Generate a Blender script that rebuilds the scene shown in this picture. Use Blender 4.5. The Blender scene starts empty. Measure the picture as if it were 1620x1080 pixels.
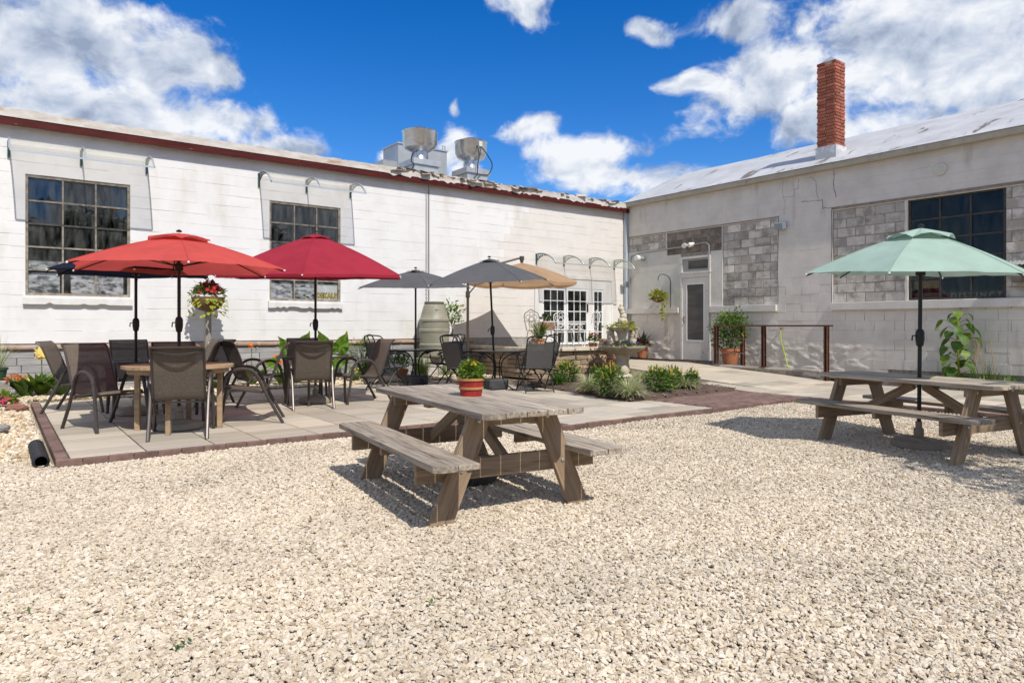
import bpy, math, random
from mathutils import Vector, Matrix, Euler, noise as mnoise
R = math.radians
rng = random.Random(7)
scene = bpy.context.scene
col = scene.collection

# ---------------------------------------------------------------- camera
CAM = Vector((-14.74, -14.0, 1.22)); TH = R(37.02)
DV = Vector((math.sin(TH), math.cos(TH), 0)); RV = Vector((math.cos(TH), -math.sin(TH), 0))
cd = bpy.data.cameras.new('camera'); cam = bpy.data.objects.new('camera', cd); col.objects.link(cam)
cam.location = CAM; cam.rotation_euler = (R(90), 0, -TH)
cd.sensor_width = 36; cd.lens = 24; cd.shift_y = -25 / 1620; cd.clip_end = 3000; cd.clip_start = .05
scene.camera = cam
scene.render.resolution_x = 1024; scene.render.resolution_y = 682

def ray(u, v):
    return (DV + RV * ((u - 810) / 1080) + Vector((0, 0, (515 - v) / 1080))).normalized()

# ---------------------------------------------------------------- light
LT = Vector((.075, .63, -.777)).normalized()      # direction the sunlight travels
sd = bpy.data.lights.new('sun', 'SUN'); sun = bpy.data.objects.new('sun', sd); col.objects.link(sun)
sd.energy = 3.8; sd.angle = R(.53); sd.color = (1, .955, .885)
sun.rotation_euler = LT.to_track_quat('-Z', 'Y').to_euler(); sun.location = (-15, -20, 25)
scene.view_settings.view_transform = 'Standard'; scene.view_settings.look = 'None'
scene.view_settings.exposure = 0.2; scene.view_settings.gamma = 1
scene.render.engine = 'CYCLES'
scene.cycles.use_denoising = True
scene.cycles.max_bounces = 8; scene.cycles.transparent_max_bounces = 24
scene.cycles.sample_clamp_indirect = 6; scene.cycles.caustics_reflective = False; scene.cycles.caustics_refractive = False

# ---------------------------------------------------------------- sky
w = bpy.data.worlds.new('World'); scene.world = w; w.use_nodes = True
nt = w.node_tree; N = nt.nodes; LK = nt.links; N.clear()
def nn(tp, **k):
    n = N.new(tp)
    for a, b in k.items(): setattr(n, a, b)
    return n
def mth(op, a, b=None, c=None, clamp=False):
    n = nn('ShaderNodeMath', operation=op, use_clamp=clamp)
    for i, q in enumerate((a, b, c)):
        if q is None: continue
        if isinstance(q, (int, float)): n.inputs[i].default_value = q
        else: LK.new(q, n.inputs[i])
    return n.outputs[0]
def mrange(v, a, b, c=0, d=1):
    n = nn('ShaderNodeMapRange', interpolation_type='SMOOTHSTEP')
    LK.new(v, n.inputs[0])
    for i, q in enumerate((a, b, c, d)): n.inputs[i + 1].default_value = q
    return n.outputs[0]
tc = nn('ShaderNodeTexCoord'); sep = nn('ShaderNodeSeparateXYZ'); LK.new(tc.outputs['Generated'], sep.inputs[0])
az = mth('ARCTAN2', sep.outputs[0], sep.outputs[1]); el = mth('ARCSINE', sep.outputs[2])
ae = nn('ShaderNodeCombineXYZ'); LK.new(az, ae.inputs[0]); LK.new(el, ae.inputs[1])
def noise(vec, scale, detail, rough=.55, dist=0.0, lac=2.0):
    n = nn('ShaderNodeTexNoise'); LK.new(vec, n.inputs['Vector'])
    n.inputs['Scale'].default_value = scale; n.inputs['Detail'].default_value = detail
    n.inputs['Roughness'].default_value = rough; n.inputs['Distortion'].default_value = dist; n.inputs['Lacunarity'].default_value = lac
    return n
def vadd(vec, off, mul=(1, 1, 1)):
    n = nn('ShaderNodeVectorMath', operation='MULTIPLY_ADD'); LK.new(vec, n.inputs[0]); n.inputs[1].default_value = mul; n.inputs[2].default_value = off
    return n.outputs[0]
# domain warp
wn = noise(ae.outputs[0], 5, 3)
wv = nn('ShaderNodeVectorMath', operation='MULTIPLY_ADD'); LK.new(wn.outputs['Color'], wv.inputs[0]); wv.inputs[1].default_value = (.12, .08, 0); LK.new(ae.outputs[0], wv.inputs[2])
wvec = vadd(wv.outputs[0], (-.06, -.04, 0))
BL = [(80, 60, 230, 130), (265, 95, 110, 62), (330, 120, 75, 48), (350, 195, 110, 55), (450, 238, 75, 28), (130, 175, 210, 60), (60, -120, 160, 90),
      (1390, 60, 240, 140), (1590, 110, 200, 160), (1215, 120, 125, 95), (1160, 20, 70, 45), (1290, 205, 110, 55), (1095, 118, 42, 24), (1480, 200, 160, 60), (1620, -60, 260, 120),
      (838, 22, 48, 34), (1030, 36, 44, 25), (935, 250, 95, 46), (850, 210, 70, 26), (1000, 286, 100, 34), (715, 235, 36, 50), (735, 270, 26, 40), (632, 262, 36, 18), (705, 172, 16, 20)]
cur = None
for (u, v, ru, rv) in BL:
    c = ray(u, v); a0 = math.atan2(c.x, c.y); e0 = math.asin(c.z)
    c2 = ray(u + ru, v); a1 = math.atan2(c2.x, c2.y); c3 = ray(u, v - rv); e1 = math.asin(c3.z)
    ra = abs(a1 - a0); re = abs(e1 - e0)
    q = vadd(wvec, (-a0 / ra, -e0 / re, 0), (1 / ra, 1 / re, 0))
    ln = nn('ShaderNodeVectorMath', operation='LENGTH'); LK.new(q, ln.inputs[0])
    d = ln.outputs['Value']
    cur = d if cur is None else mth('SMOOTH_MIN', cur, d, .25)
# unseen clouds beside and above the view, cover added for neutral fill light
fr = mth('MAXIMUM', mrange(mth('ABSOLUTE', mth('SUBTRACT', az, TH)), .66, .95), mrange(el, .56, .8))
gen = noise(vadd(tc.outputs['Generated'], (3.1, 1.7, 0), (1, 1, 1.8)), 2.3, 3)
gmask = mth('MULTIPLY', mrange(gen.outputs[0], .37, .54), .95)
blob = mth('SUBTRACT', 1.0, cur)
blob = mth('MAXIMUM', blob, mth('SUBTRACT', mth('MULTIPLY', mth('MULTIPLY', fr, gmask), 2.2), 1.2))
cv = vadd(wvec, (0, 0, 0), (1, 1.25, 1))
f1 = noise(cv, 9.5, 12, .56, .0)
f2 = noise(vadd(cv, (0.008, .028, 0)), 9.5, 8, .54, .0)
f3 = noise(vadd(cv, (4, 2, 0)), 3.4, 6, .5)
wsp = noise(vadd(cv, (9, 1, 0), (1, .9, 1)), 24, 9, .6, .0)
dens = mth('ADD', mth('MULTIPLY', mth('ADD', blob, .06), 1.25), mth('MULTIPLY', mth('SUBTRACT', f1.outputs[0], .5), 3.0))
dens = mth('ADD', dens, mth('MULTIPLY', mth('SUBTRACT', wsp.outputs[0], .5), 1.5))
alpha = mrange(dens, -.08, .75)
lit = mth('MULTIPLY', mth('SUBTRACT', f1.outputs[0], f2.outputs[0]), 3.0)
sh = mth('ADD', mth('ADD', .62, lit), mth('MULTIPLY', mth('SUBTRACT', f3.outputs[0], .5), 1.1))
sh = mth('SUBTRACT', sh, mth('MULTIPLY', mrange(dens, .55, 1.7), .26))
cr = nn('ShaderNodeValToRGB'); LK.new(sh, cr.inputs[0])
e = cr.color_ramp.elements; e[0].position = .12; e[0].color = (.28, .34, .46, 1); e[1].position = .9; e[1].color = (.82, .84, .87, 1)
m_ = e.new(.45); m_.color = (.50, .56, .67, 1)
sky = nn('ShaderNodeTexSky', sky_type='NISHITA'); sky.sun_disc = False
sky.sun_elevation = math.asin(-LT.z); sky.sun_rotation = R(186.8); sky.altitude = 300; sky.air_density = 1.0; sky.dust_density = .3; sky.ozone_density = 4.0
hs = nn('ShaderNodeHueSaturation'); hs.inputs['Hue'].default_value = .512; hs.inputs['Saturation'].default_value = 1.4; hs.inputs['Value'].default_value = .92; LK.new(sky.outputs[0], hs.inputs['Color'])
b1 = nn('ShaderNodeBackground'); LK.new(hs.outputs[0], b1.inputs[0]); b1.inputs[1].default_value = .14
b2 = nn('ShaderNodeBackground'); LK.new(cr.outputs[0], b2.inputs[0]); b2.inputs[1].default_value = 1.0
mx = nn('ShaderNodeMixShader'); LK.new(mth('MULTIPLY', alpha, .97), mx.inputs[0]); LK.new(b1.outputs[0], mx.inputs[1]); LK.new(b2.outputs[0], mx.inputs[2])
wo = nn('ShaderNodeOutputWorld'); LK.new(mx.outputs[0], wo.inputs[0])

# ---------------------------------------------------------------- materials
MC = {}
def mat(name, c1, c2=None, scale=6, detail=5, stretch=(1, 1, 1), rough=.7, bump=0, bscale=60, metal=0, rnd=0, ramp=(.35, .65),
        transl=0, transp=0, spec=.4, c3=None, c3scale=2.5, c3ramp=(.6, .7), world=False, wave=None, coat=0, c3stretch=None, bdist=.01):
    if name in MC: return MC[name]
    m = bpy.data.materials.new(name); m.use_nodes = True; t = m.node_tree; n = t.nodes; l = t.links
    bs = n['Principled BSDF']; out = n['Material Output']
    bs.inputs['Roughness'].default_value = rough; bs.inputs['Metallic'].default_value = metal; bs.inputs['Specular IOR Level'].default_value = spec
    if coat: bs.inputs['Coat Weight'].default_value = coat
    tcn = n.new('ShaderNodeTexCoord'); oi = n.new('ShaderNodeObjectInfo')
    vec = tcn.outputs['Object']
    if world:
        gm = n.new('ShaderNodeNewGeometry'); vec = gm.outputs['Position']
    else:
        ad = n.new('ShaderNodeVectorMath'); ad.operation = 'MULTIPLY_ADD'
        l.new(oi.outputs['Random'], ad.inputs[0]); ad.inputs[1].default_value = (37, 53, 71); l.new(vec, ad.inputs[2]); vec = ad.outputs[0]
    def sc(v, s):
        q = n.new('ShaderNodeVectorMath'); q.operation = 'MULTIPLY'; l.new(v, q.inputs[0]); q.inputs[1].default_value = s; return q.outputs[0]
    def nz(v, s, d, r=.6):
        q = n.new('ShaderNodeTexNoise'); l.new(v, q.inputs['Vector']); q.inputs['Scale'].default_value = s; q.inputs['Detail'].default_value = d; q.inputs['Roughness'].default_value = r; return q.outputs[0]
    def mr(v, a, b, c=0, d=1):
        q = n.new('ShaderNodeMapRange'); l.new(v, q.inputs[0])
        for i, x in enumerate((a, b, c, d)): q.inputs[i + 1].default_value = x
        return q.outputs[0]
    def mix(f, a, b):
        q = n.new('ShaderNodeMix'); q.data_type = 'RGBA'; l.new(f, q.inputs[0])
        for i, x in ((6, a), (7, b)):
            if isinstance(x, tuple): q.inputs[i].default_value = (*x, 1)
            else: l.new(x, q.inputs[i])
        return q.outputs[2]
    sv = sc(vec, stretch)
    colr = None
    if c2 is not None:
        colr = mix(mr(nz(sv, scale, detail), *ramp), c1, c2)
    if c3 is not None:
        colr = mix(mr(nz(sc(vec, c3stretch or stretch), c3scale, 4), *c3ramp), colr if colr else c1, c3)
    if rnd:
        h = n.new('ShaderNodeHueSaturation')
        if colr: l.new(colr, h.inputs['Color'])
        else: h.inputs['Color'].default_value = (*c1, 1)
        l.new(mr(oi.outputs['Random'], 0, 1, 1 - rnd, 1 + rnd), h.inputs['Value']); colr = h.outputs[0]
    if colr: l.new(colr, bs.inputs['Base Color'])
    else: bs.inputs['Base Color'].default_value = (*c1, 1)
    if bump:
        b = n.new('ShaderNodeBump'); b.inputs['Strength'].default_value = bump; b.inputs['Distance'].default_value = bdist
        l.new(nz(sv, bscale, 6), b.inputs['Height']); l.new(b.outputs[0], bs.inputs['Normal'])
    sh = bs.outputs[0]
    if transl:
        tr = n.new('ShaderNodeBsdfTranslucent')
        if colr: l.new(colr, tr.inputs[0])
        else: tr.inputs[0].default_value = (*c1, 1)
        q = n.new('ShaderNodeMixShader'); q.inputs[0].default_value = transl; l.new(sh, q.inputs[1]); l.new(tr.outputs[0], q.inputs[2]); sh = q.outputs[0]
    if transp:
        tr = n.new('ShaderNodeBsdfTransparent'); q = n.new('ShaderNodeMixShader'); q.inputs[0].default_value = transp
        l.new(sh, q.inputs[1]); l.new(tr.outputs[0], q.inputs[2]); sh = q.outputs[0]
    l.new(sh, out.inputs[0])
    MC[name] = m
    return m

def glass_mat(name, dirt=.06, tint=(.75, .8, .8), refl=.6, base=.05):
    m = bpy.data.materials.new(name); m.use_nodes = True; t = m.node_tree; n = t.nodes; l = t.links; n.clear()
    out = n.new('ShaderNodeOutputMaterial'); tr = n.new('ShaderNodeBsdfTransparent'); tr.inputs[0].default_value = (*tint, 1)
    gl = n.new('ShaderNodeBsdfGlossy'); gl.inputs['Roughness'].default_value = .01
    lw = n.new('ShaderNodeLayerWeight'); lw.inputs[0].default_value = .5; pw = n.new('ShaderNodeMath'); pw.operation = 'POWER'; pw.inputs[1].default_value = 3.2; l.new(lw.outputs['Facing'], pw.inputs[0]); fz = n.new('ShaderNodeMath'); fz.operation = 'MULTIPLY_ADD'; fz.inputs[1].default_value = refl; fz.inputs[2].default_value = base; l.new(pw.outputs[0], fz.inputs[0])
    a = n.new('ShaderNodeMixShader'); l.new(fz.outputs[0], a.inputs[0]); l.new(tr.outputs[0], a.inputs[1]); l.new(gl.outputs[0], a.inputs[2])
    df = n.new('ShaderNodeBsdfDiffuse'); df.inputs[0].default_value = (.42, .43, .40, 1)
    tcn = n.new('ShaderNodeTexCoord'); oi = n.new('ShaderNodeObjectInfo'); ad = n.new('ShaderNodeVectorMath'); ad.operation = 'MULTIPLY_ADD'
    l.new(oi.outputs['Random'], ad.inputs[0]); ad.inputs[1].default_value = (37, 53, 71); l.new(tcn.outputs['Object'], ad.inputs[2])
    ml = n.new('ShaderNodeVectorMath'); ml.operation = 'MULTIPLY'; ml.inputs[1].default_value = (3, 3, .7); l.new(ad.outputs[0], ml.inputs[0])
    nz = n.new('ShaderNodeTexNoise'); nz.inputs['Scale'].default_value = 4; nz.inputs['Detail'].default_value = 6; l.new(ml.outputs[0], nz.inputs['Vector'])
    mr = n.new('ShaderNodeMapRange'); l.new(nz.outputs[0], mr.inputs[0]); mr.inputs[1].default_value = .35; mr.inputs[2].default_value = .75; mr.inputs[4].default_value = dirt * 2.2
    b = n.new('ShaderNodeMixShader'); l.new(mr.outputs[0], b.inputs[0]); l.new(a.outputs[0], b.inputs[1]); l.new(df.outputs[0], b.inputs[2])
    l.new(b.outputs[0], out.inputs[0])
    return m

# ---------------------------------------------------------------- mesh helpers
class MB:
    def __init__(s): s.v = []; s.f = []
    def add(s, vs, fs):
        o = len(s.v); s.v += [tuple(p) for p in vs]; s.f += [tuple(i + o for i in q) for q in fs]; return s
    def box(s, c, d, M=None):
        x, y, z = d[0] / 2, d[1] / 2, d[2] / 2
        vs = [Vector((a * x, b * y, g * z)) for g in (-1, 1) for b in (-1, 1) for a in (-1, 1)]
        if M: vs = [M @ p for p in vs]
        vs = [p + Vector(c) for p in vs]
        return s.add(vs, [(0, 2, 3, 1), (4, 5, 7, 6), (0, 1, 5, 4), (2, 6, 7, 3), (0, 4, 6, 2), (1, 3, 7, 5)])
    def b2(s, x0, x1, y0, y1, z0, z1):
        return s.box(((x0 + x1) / 2, (y0 + y1) / 2, (z0 + z1) / 2), (abs(x1 - x0), abs(y1 - y0), abs(z1 - z0)))
    def bev(s, d, b=.004, c=(0, 0, 0)):
        # box with every edge chamfered
        x, y, z = d[0] / 2, d[1] / 2, d[2] / 2; b = min(b, x * .9, y * .9, z * .9); vs = []; ix = {}
        for sx in (-1, 1):
            for sy in (-1, 1):
                for sz in (-1, 1):
                    for k in range(3):
                        p = [sx * x, sy * y, sz * z]
                        for j in range(3):
                            if j != k: p[j] -= (sx, sy, sz)[j] * b
                        ix[(sx, sy, sz, k)] = len(vs); vs.append((p[0] + c[0], p[1] + c[1], p[2] + c[2]))
        fs = []
        S = (-1, 1)
        for k in range(3):
            a, bb = [(1, 2), (2, 0), (0, 1)][k]
            for q in S:
                def K(ua, ub):
                    t = [0, 0, 0]; t[k] = q; t[a] = ua; t[bb] = ub; return ix[(*t, k)]
                r = [K(-1, -1), K(1, -1), K(1, 1), K(-1, 1)]; fs.append(r if q > 0 else r[::-1])
                for ua in S:
                    pass
        # edges
        for k in range(3):
            a, bb = [(1, 2), (2, 0), (0, 1)][k]
            for ua in S:
                for ub in S:
                    def K(q, w):
                        t = [0, 0, 0]; t[k] = q; t[a] = ua; t[bb] = ub; return ix[(*t, w)]
                    r = [K(-1, a), K(1, a), K(1, bb), K(-1, bb)]; fs.append(r if ua * ub < 0 else r[::-1])
        for sx in S:
            for sy in S:
                for sz in S:
                    r = [ix[(sx, sy, sz, k)] for k in range(3)]; fs.append(r if sx * sy * sz > 0 else r[::-1])
        return s.add(vs, fs)
    def tube(s, pts, r, n=8, cap=True, closed=False):
        pts = [Vector(p) for p in pts]; m = len(pts); vs = []; fs = []
        rr = r if isinstance(r, (list, tuple)) else [r] * m
        up = None
        for i, p in enumerate(pts):
            if closed: t = (pts[(i + 1) % m] - pts[i - 1])
            else: t = pts[min(i + 1, m - 1)] - pts[max(i - 1, 0)]
            t.normalize()
            if up is None:
                up = Vector((0, 0, 1)) if abs(t.z) < .9 else Vector((1, 0, 0))
            a = t.cross(up)
            if a.length < 1e-5: a = t.cross(Vector((0, 1, 0)))
            a.normalize(); up = a.cross(t).normalized(); b = up
            for k in range(n):
                g = 2 * math.pi * (k + .5) / n; vs.append(p + (a * math.cos(g) + b * math.sin(g)) * rr[i])
        for i in range(m if closed else m - 1):
            j = (i + 1) % m
            for k in range(n):
                k2 = (k + 1) % n; fs.append((i * n + k, i * n + k2, j * n + k2, j * n + k))
        if cap and not closed: fs += [tuple(range(n))[::-1], tuple((m - 1) * n + k for k in range(n))]
        return s.add(vs, fs)
    def lathe(s, prof, n=24, c=(0, 0, 0), wob=None):
        vs = []; fs = []; m = len(prof)
        for i, (r, z) in enumerate(prof):
            for k in range(n):
                g = 2 * math.pi * k / n; q = r * (1 + (wob(g, i) if wob else 0)); vs.append((c[0] + q * math.cos(g), c[1] + q * math.sin(g), c[2] + z))
        for i in range(m - 1):
            for k in range(n):
                k2 = (k + 1) % n; fs.append((i * n + k, i * n + k2, (i + 1) * n + k2, (i + 1) * n + k))
        fs += [tuple(range(n))[::-1], tuple((m - 1) * n + k for k in range(n))]
        return s.add(vs, fs)
    def prism(s, poly, z0, z1, zf=None):
        n = len(poly); top = [(x, y, zf(x, y) if zf else z1) for x, y in poly]
        return s.add([(x, y, z0) for x, y in poly] + top, [tuple(range(n))[::-1], tuple(range(n, 2 * n))] + [(i, (i + 1) % n, n + (i + 1) % n, n + i) for i in range(n)])
    def ico(s, c, r, sub=1, jit=.25, rg=rng, sq=(1, 1, 1)):
        t = (1 + 5 ** .5) / 2
        vs = [Vector(p).normalized() for p in ((-1, t, 0), (1, t, 0), (-1, -t, 0), (1, -t, 0), (0, -1, t), (0, 1, t), (0, -1, -t), (0, 1, -t), (t, 0, -1), (t, 0, 1), (-t, 0, -1), (-t, 0, 1))]
        fs = [(0, 11, 5), (0, 5, 1), (0, 1, 7), (0, 7, 10), (0, 10, 11), (1, 5, 9), (5, 11, 4), (11, 10, 2), (10, 7, 6), (7, 1, 8), (3, 9, 4), (3, 4, 2), (3, 2, 6), (3, 6, 8), (3, 8, 9), (4, 9, 5), (2, 4, 11), (6, 2, 10), (8, 6, 7), (9, 8, 1)]
        for _ in range(sub):
            mid = {}; nf = []
            def g(a, b):
                k = (min(a, b), max(a, b))
                if k not in mid: mid[k] = len(vs); vs.append(((vs[a] + vs[b]) / 2).normalized())
                return mid[k]
            for a, b, c_ in fs:
                x, y, z = g(a, b), g(b, c_), g(c_, a); nf += [(a, x, z), (b, y, x), (c_, z, y), (x, y, z)]
            fs = nf
        return s.add([Vector((p.x * sq[0], p.y * sq[1], p.z * sq[2])) * r * (1 + rg.uniform(-jit, jit)) + Vector(c) for p in vs], fs)
    def leaf(s, p, d, L, W, bend=.3, seg=3, up=Vector((0, 0, 1)), fold=.15, wmax=.4, roll=0):
        # curved folded leaf blade starting at p along d
        d = Vector(d).normalized(); p = Vector(p); sd_ = d.cross(up)
        if sd_.length < 1e-3: sd_ = Vector((1, 0, 0))
        sd_.normalize()
        if roll: sd_ = Matrix.Rotation(roll, 3, d) @ sd_
        vs = []; fs = []
        for i in range(seg + 1):
            t = i / seg
            wd = W * (math.sin(math.pi * min(1, t / (2 * wmax))) if t < wmax else math.cos(math.pi / 2 * (t - wmax) / (1 - wmax))) * .5 + .0006
            nrm = sd_.cross(d).normalized()
            vs += [p + sd_ * wd + nrm * fold * wd, p, p - sd_ * wd + nrm * fold * wd]
            if i < seg:
                p = p + d * (L / seg); d = (d + Vector((0, 0, -bend / seg * 1.6))).normalized()
        for i in range(seg):
            a = i * 3; fs += [(a, a + 1, a + 4, a + 3), (a + 1, a + 2, a + 5, a + 4)]
        return s.add(vs, fs)
    def mesh(s, name, smooth=False, ang=40):
        me = bpy.data.meshes.new(name); me.from_pydata(s.v, [], s.f); me.update()
        if smooth:
            me.shade_smooth(); me.set_sharp_from_angle(angle=R(ang))
        return me
    def build(s, name, m, parent=None, loc=(0, 0, 0), rot=(0, 0, 0), smooth=False, ang=40):
        me = s.mesh(name, smooth, ang); me.materials.append(m)
        return link(name, me, parent, loc, rot)

def link(name, me, parent=None, loc=(0, 0, 0), rot=(0, 0, 0)):
    o = bpy.data.objects.new(name, me); col.objects.link(o)
    o.location = loc; o.rotation_euler = rot
    if parent: o.parent = parent
    return o
def tag(o, label=None, cat=None, group=None, kind=None):
    if label: o['label'] = label
    if cat: o['category'] = cat
    if group: o['group'] = group
    if kind: o['kind'] = kind
    return o
def empty(name, loc=(0, 0, 0), rz=0, label=None, cat=None, group=None, kind=None):
    o = bpy.data.objects.new(name, None); col.objects.link(o); o.location = loc; o.rotation_euler = (0, 0, rz); o.empty_display_size = .2
    return tag(o, label, cat, group, kind)
KIDS = {}
def copy_tree(o, parent=None):
    c = o.copy(); col.objects.link(c); c.parent = parent
    for ch in list(o.children): copy_tree(ch, c)
    return c
def arc(pts, k=4):
    # Catmull-Rom smoothing of a polyline
    P = [Vector(p) for p in pts]; P = [P[0] * 2 - P[1]] + P + [P[-1] * 2 - P[-2]]; out = []
    for i in range(1, len(P) - 2):
        for j in range(k):
            t = j / k; a, b, c, d = P[i - 1], P[i], P[i + 1], P[i + 2]
            out.append(.5 * ((2 * b) + (c - a) * t + (2 * a - 5 * b + 4 * c - d) * t * t + (3 * b - a - 3 * c + d) * t ** 3))
    out.append(P[-2]); return out

# ================================================================ THE SETTING
ground_m = mat('gravel_base', (.24, .195, .145), (.42, .355, .27), scale=45, detail=8, rough=.9, bump=.6, bscale=90, world=True, bdist=.02)
g = MB().add([(-400, -400, -.025), (400, -400, -.025), (400, 400, -.025), (-400, 400, -.025)], [(0, 1, 2, 3)]).build('ground', ground_m)
tag(g, 'pale crushed limestone yard floor', kind='structure')

def inpoly(x, y, P):
    c = False; j = len(P) - 1
    for i in range(len(P)):
        xi, yi = P[i]; xj, yj = P[j]
        if (yi > y) != (yj > y) and x < (xj - xi) * (y - yi) / (yj - yi) + xi: c = not c
        j = i
    return c
PATIO_A = [(-14.36, -6.98), (-9.45, -6.98), (-9.45, -8.07), (-4.2, -8.07), (-4.2, -14.2), (-.45, -14.2), (-.45, -.02), (-14.36, -1.3)]
def in_patio(x, y):
    if y < -8.07: return x > -4.2
    if y < -6.98: return x > -9.45
    return x > -14.36

def stone_gn(name, pts, size, colors, label, seed, flat=.62):
    me = bpy.data.meshes.new(name); me.from_pydata(pts, [], [])
    o = link(name, me); tag(o, label, kind='stuff')
    m = bpy.data.materials.new(name); m.use_nodes = True; t = m.node_tree; bs = t.nodes['Principled BSDF']; bs.inputs['Roughness'].default_value = .85
    oi = t.nodes.new('ShaderNodeObjectInfo'); rp = t.nodes.new('ShaderNodeValToRGB'); t.links.new(oi.outputs['Random'], rp.inputs[0])
    el_ = rp.color_ramp.elements
    while len(el_) < len(colors): el_.new(.5)
    for i, c in enumerate(colors): el_[i].position = i / (len(colors) - 1); el_[i].color = (*c, 1)
    gm = t.nodes.new('ShaderNodeNewGeometry'); nz = t.nodes.new('ShaderNodeTexNoise'); nz.inputs['Scale'].default_value = 110; nz.inputs['Detail'].default_value = 3
    t.links.new(gm.outputs['Position'], nz.inputs['Vector']); nl = t.nodes.new('ShaderNodeTexNoise'); nl.inputs['Scale'].default_value = .9; nl.inputs['Detail'].default_value = 4; t.links.new(gm.outputs['Position'], nl.inputs['Vector'])
    ad = t.nodes.new('ShaderNodeMath'); ad.operation = 'ADD'; t.links.new(nz.outputs[0], ad.inputs[0]); t.links.new(nl.outputs[0], ad.inputs[1])
    h = t.nodes.new('ShaderNodeHueSaturation'); mr = t.nodes.new('ShaderNodeMapRange'); mr.inputs[1].default_value = .6; mr.inputs[2].default_value = 1.4; mr.inputs[3].default_value = .74; mr.inputs[4].default_value = 1.16
    t.links.new(ad.outputs[0], mr.inputs[0]); t.links.new(mr.outputs[0], h.inputs['Value']); t.links.new(rp.outputs[0], h.inputs['Color']); t.links.new(h.outputs[0], bs.inputs['Base Color'])
    ng = bpy.data.node_groups.new(name, 'GeometryNodeTree'); ng.interface.new_socket('Geometry', in_out='INPUT', socket_type='NodeSocketGeometry'); ng.interface.new_socket('Geometry', in_out='OUTPUT', socket_type='NodeSocketGeometry')
    n = ng.nodes; l = ng.links; gi = n.new('NodeGroupInput'); go = n.new('NodeGroupOutput')
    join = n.new('GeometryNodeJoinGeometry')
    for k in range(6):
        ic = n.new('GeometryNodeMeshIcoSphere'); ic.inputs['Radius'].default_value = 1; ic.inputs['Subdivisions'].default_value = 2
        sp = n.new('GeometryNodeSetPosition'); tx = n.new('ShaderNodeTexNoise'); tx.noise_dimensions = '4D'; tx.inputs['W'].default_value = k * 3.7 + seed; tx.inputs['Scale'].default_value = 1.1; tx.inputs['Detail'].default_value = 1
        v1 = n.new('ShaderNodeVectorMath'); v1.operation = 'SUBTRACT'; l.new(tx.outputs['Color'], v1.inputs[0]); v1.inputs[1].default_value = (.5, .5, .5)
        v2 = n.new('ShaderNodeVectorMath'); v2.operation = 'SCALE'; l.new(v1.outputs[0], v2.inputs[0]); v2.inputs['Scale'].default_value = 2.6
        l.new(ic.outputs[0], sp.inputs['Geometry']); l.new(v2.outputs[0], sp.inputs['Offset'])
        tr = n.new('GeometryNodeTransform'); l.new(sp.outputs[0], tr.inputs['Geometry']); tr.inputs['Scale'].default_value = (1.0 + .12 * (k % 3), .78, flat)
        sm = n.new('GeometryNodeSetMaterial'); sm.inputs['Material'].default_value = m; l.new(tr.outputs[0], sm.inputs['Geometry'])
        gt = n.new('GeometryNodeGeometryToInstance'); l.new(sm.outputs[0], gt.inputs[0]); l.new(gt.outputs[0], join.inputs[0])
    ip = n.new('GeometryNodeInstanceOnPoints'); l.new(gi.outputs[0], ip.inputs['Points']); l.new(join.outputs[0], ip.inputs['Instance']); ip.inputs['Pick Instance'].default_value = True
    r1 = n.new('FunctionNodeRandomValue'); r1.data_type = 'INT'; r1.inputs[4].default_value = 0; r1.inputs[5].default_value = 5; r1.inputs['Seed'].default_value = seed; l.new(r1.outputs[2], ip.inputs['Instance Index'])
    r2 = n.new('FunctionNodeRandomValue'); r2.data_type = 'FLOAT_VECTOR'; r2.inputs[0].default_value = (-.5, -.5, 0); r2.inputs[1].default_value = (.5, .5, 6.283); r2.inputs['Seed'].default_value = seed + 1; l.new(r2.outputs[0], ip.inputs['Rotation'])
    r3 = n.new('FunctionNodeRandomValue'); r3.data_type = 'FLOAT'; r3.inputs[2].default_value = size * .55; r3.inputs[3].default_value = size * 1.25; r3.inputs['Seed'].default_value = seed + 2; l.new(r3.outputs[1], ip.inputs['Scale'])
    l.new(ip.outputs[0], go.inputs[0])
    md = o.modifiers.new('stones', 'NODES'); md.node_group = ng
    me.materials.append(m)
    return o

def jitter_pts(d0, d1, sp, seed, test, zt=(0, .012), side=.86, base=0.0):
    rg = random.Random(seed); pts = []
    d = d0
    while d < d1:
        x = -side * d - .5
        while x < side * d + .5:
            p = CAM + DV * (d + rg.uniform(-.5, .5) * sp) + RV * (x + rg.uniform(-.5, .5) * sp)
            if test(p.x, p.y): pts.append((p.x, p.y, base + rg.uniform(*zt) - .004 + .010 * math.sin(p.x * 2.3 + p.y) * math.sin(p.y * 1.7)))
            x += sp
        d += sp
    return pts
def is_gravel(x, y):
    if in_patio(x, y): return False
    if x < -14.45 and y > -6.35 + .25 * math.sin(x * 3): return False
    return x < -.2
pts = jitter_pts(1.3, 5.0, .0158, 1, is_gravel) + jitter_pts(5.0, 8.0, .0182, 2, is_gravel) + jitter_pts(8.0, 13.0, .0235, 3, is_gravel, zt=(0, .014))
stone_gn('gravel', pts, .0118, [(.39, .30, .205), (.60, .505, .375), (.655, .56, .43), (.70, .615, .49), (.60, .50, .36), (.725, .645, .53), (.51, .41, .285)], 'loose cream crushed limestone covering the yard', 3)
def is_bed(x, y):
    if x < -14.40: return -6.5 + .25 * math.sin(x * 3) < y < -.1 and x > -17
    return -1.42 < y < -.06 and x < -5.6
pts = [(x, y, z if x > -14.4 else z - .085 * min(1, max(0, (-1.42 - y) / 5))) for x, y, z in jitter_pts(5.5, 15.5, .036, 4, is_bed, zt=(0, .03), side=.8, base=.075)]
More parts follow.
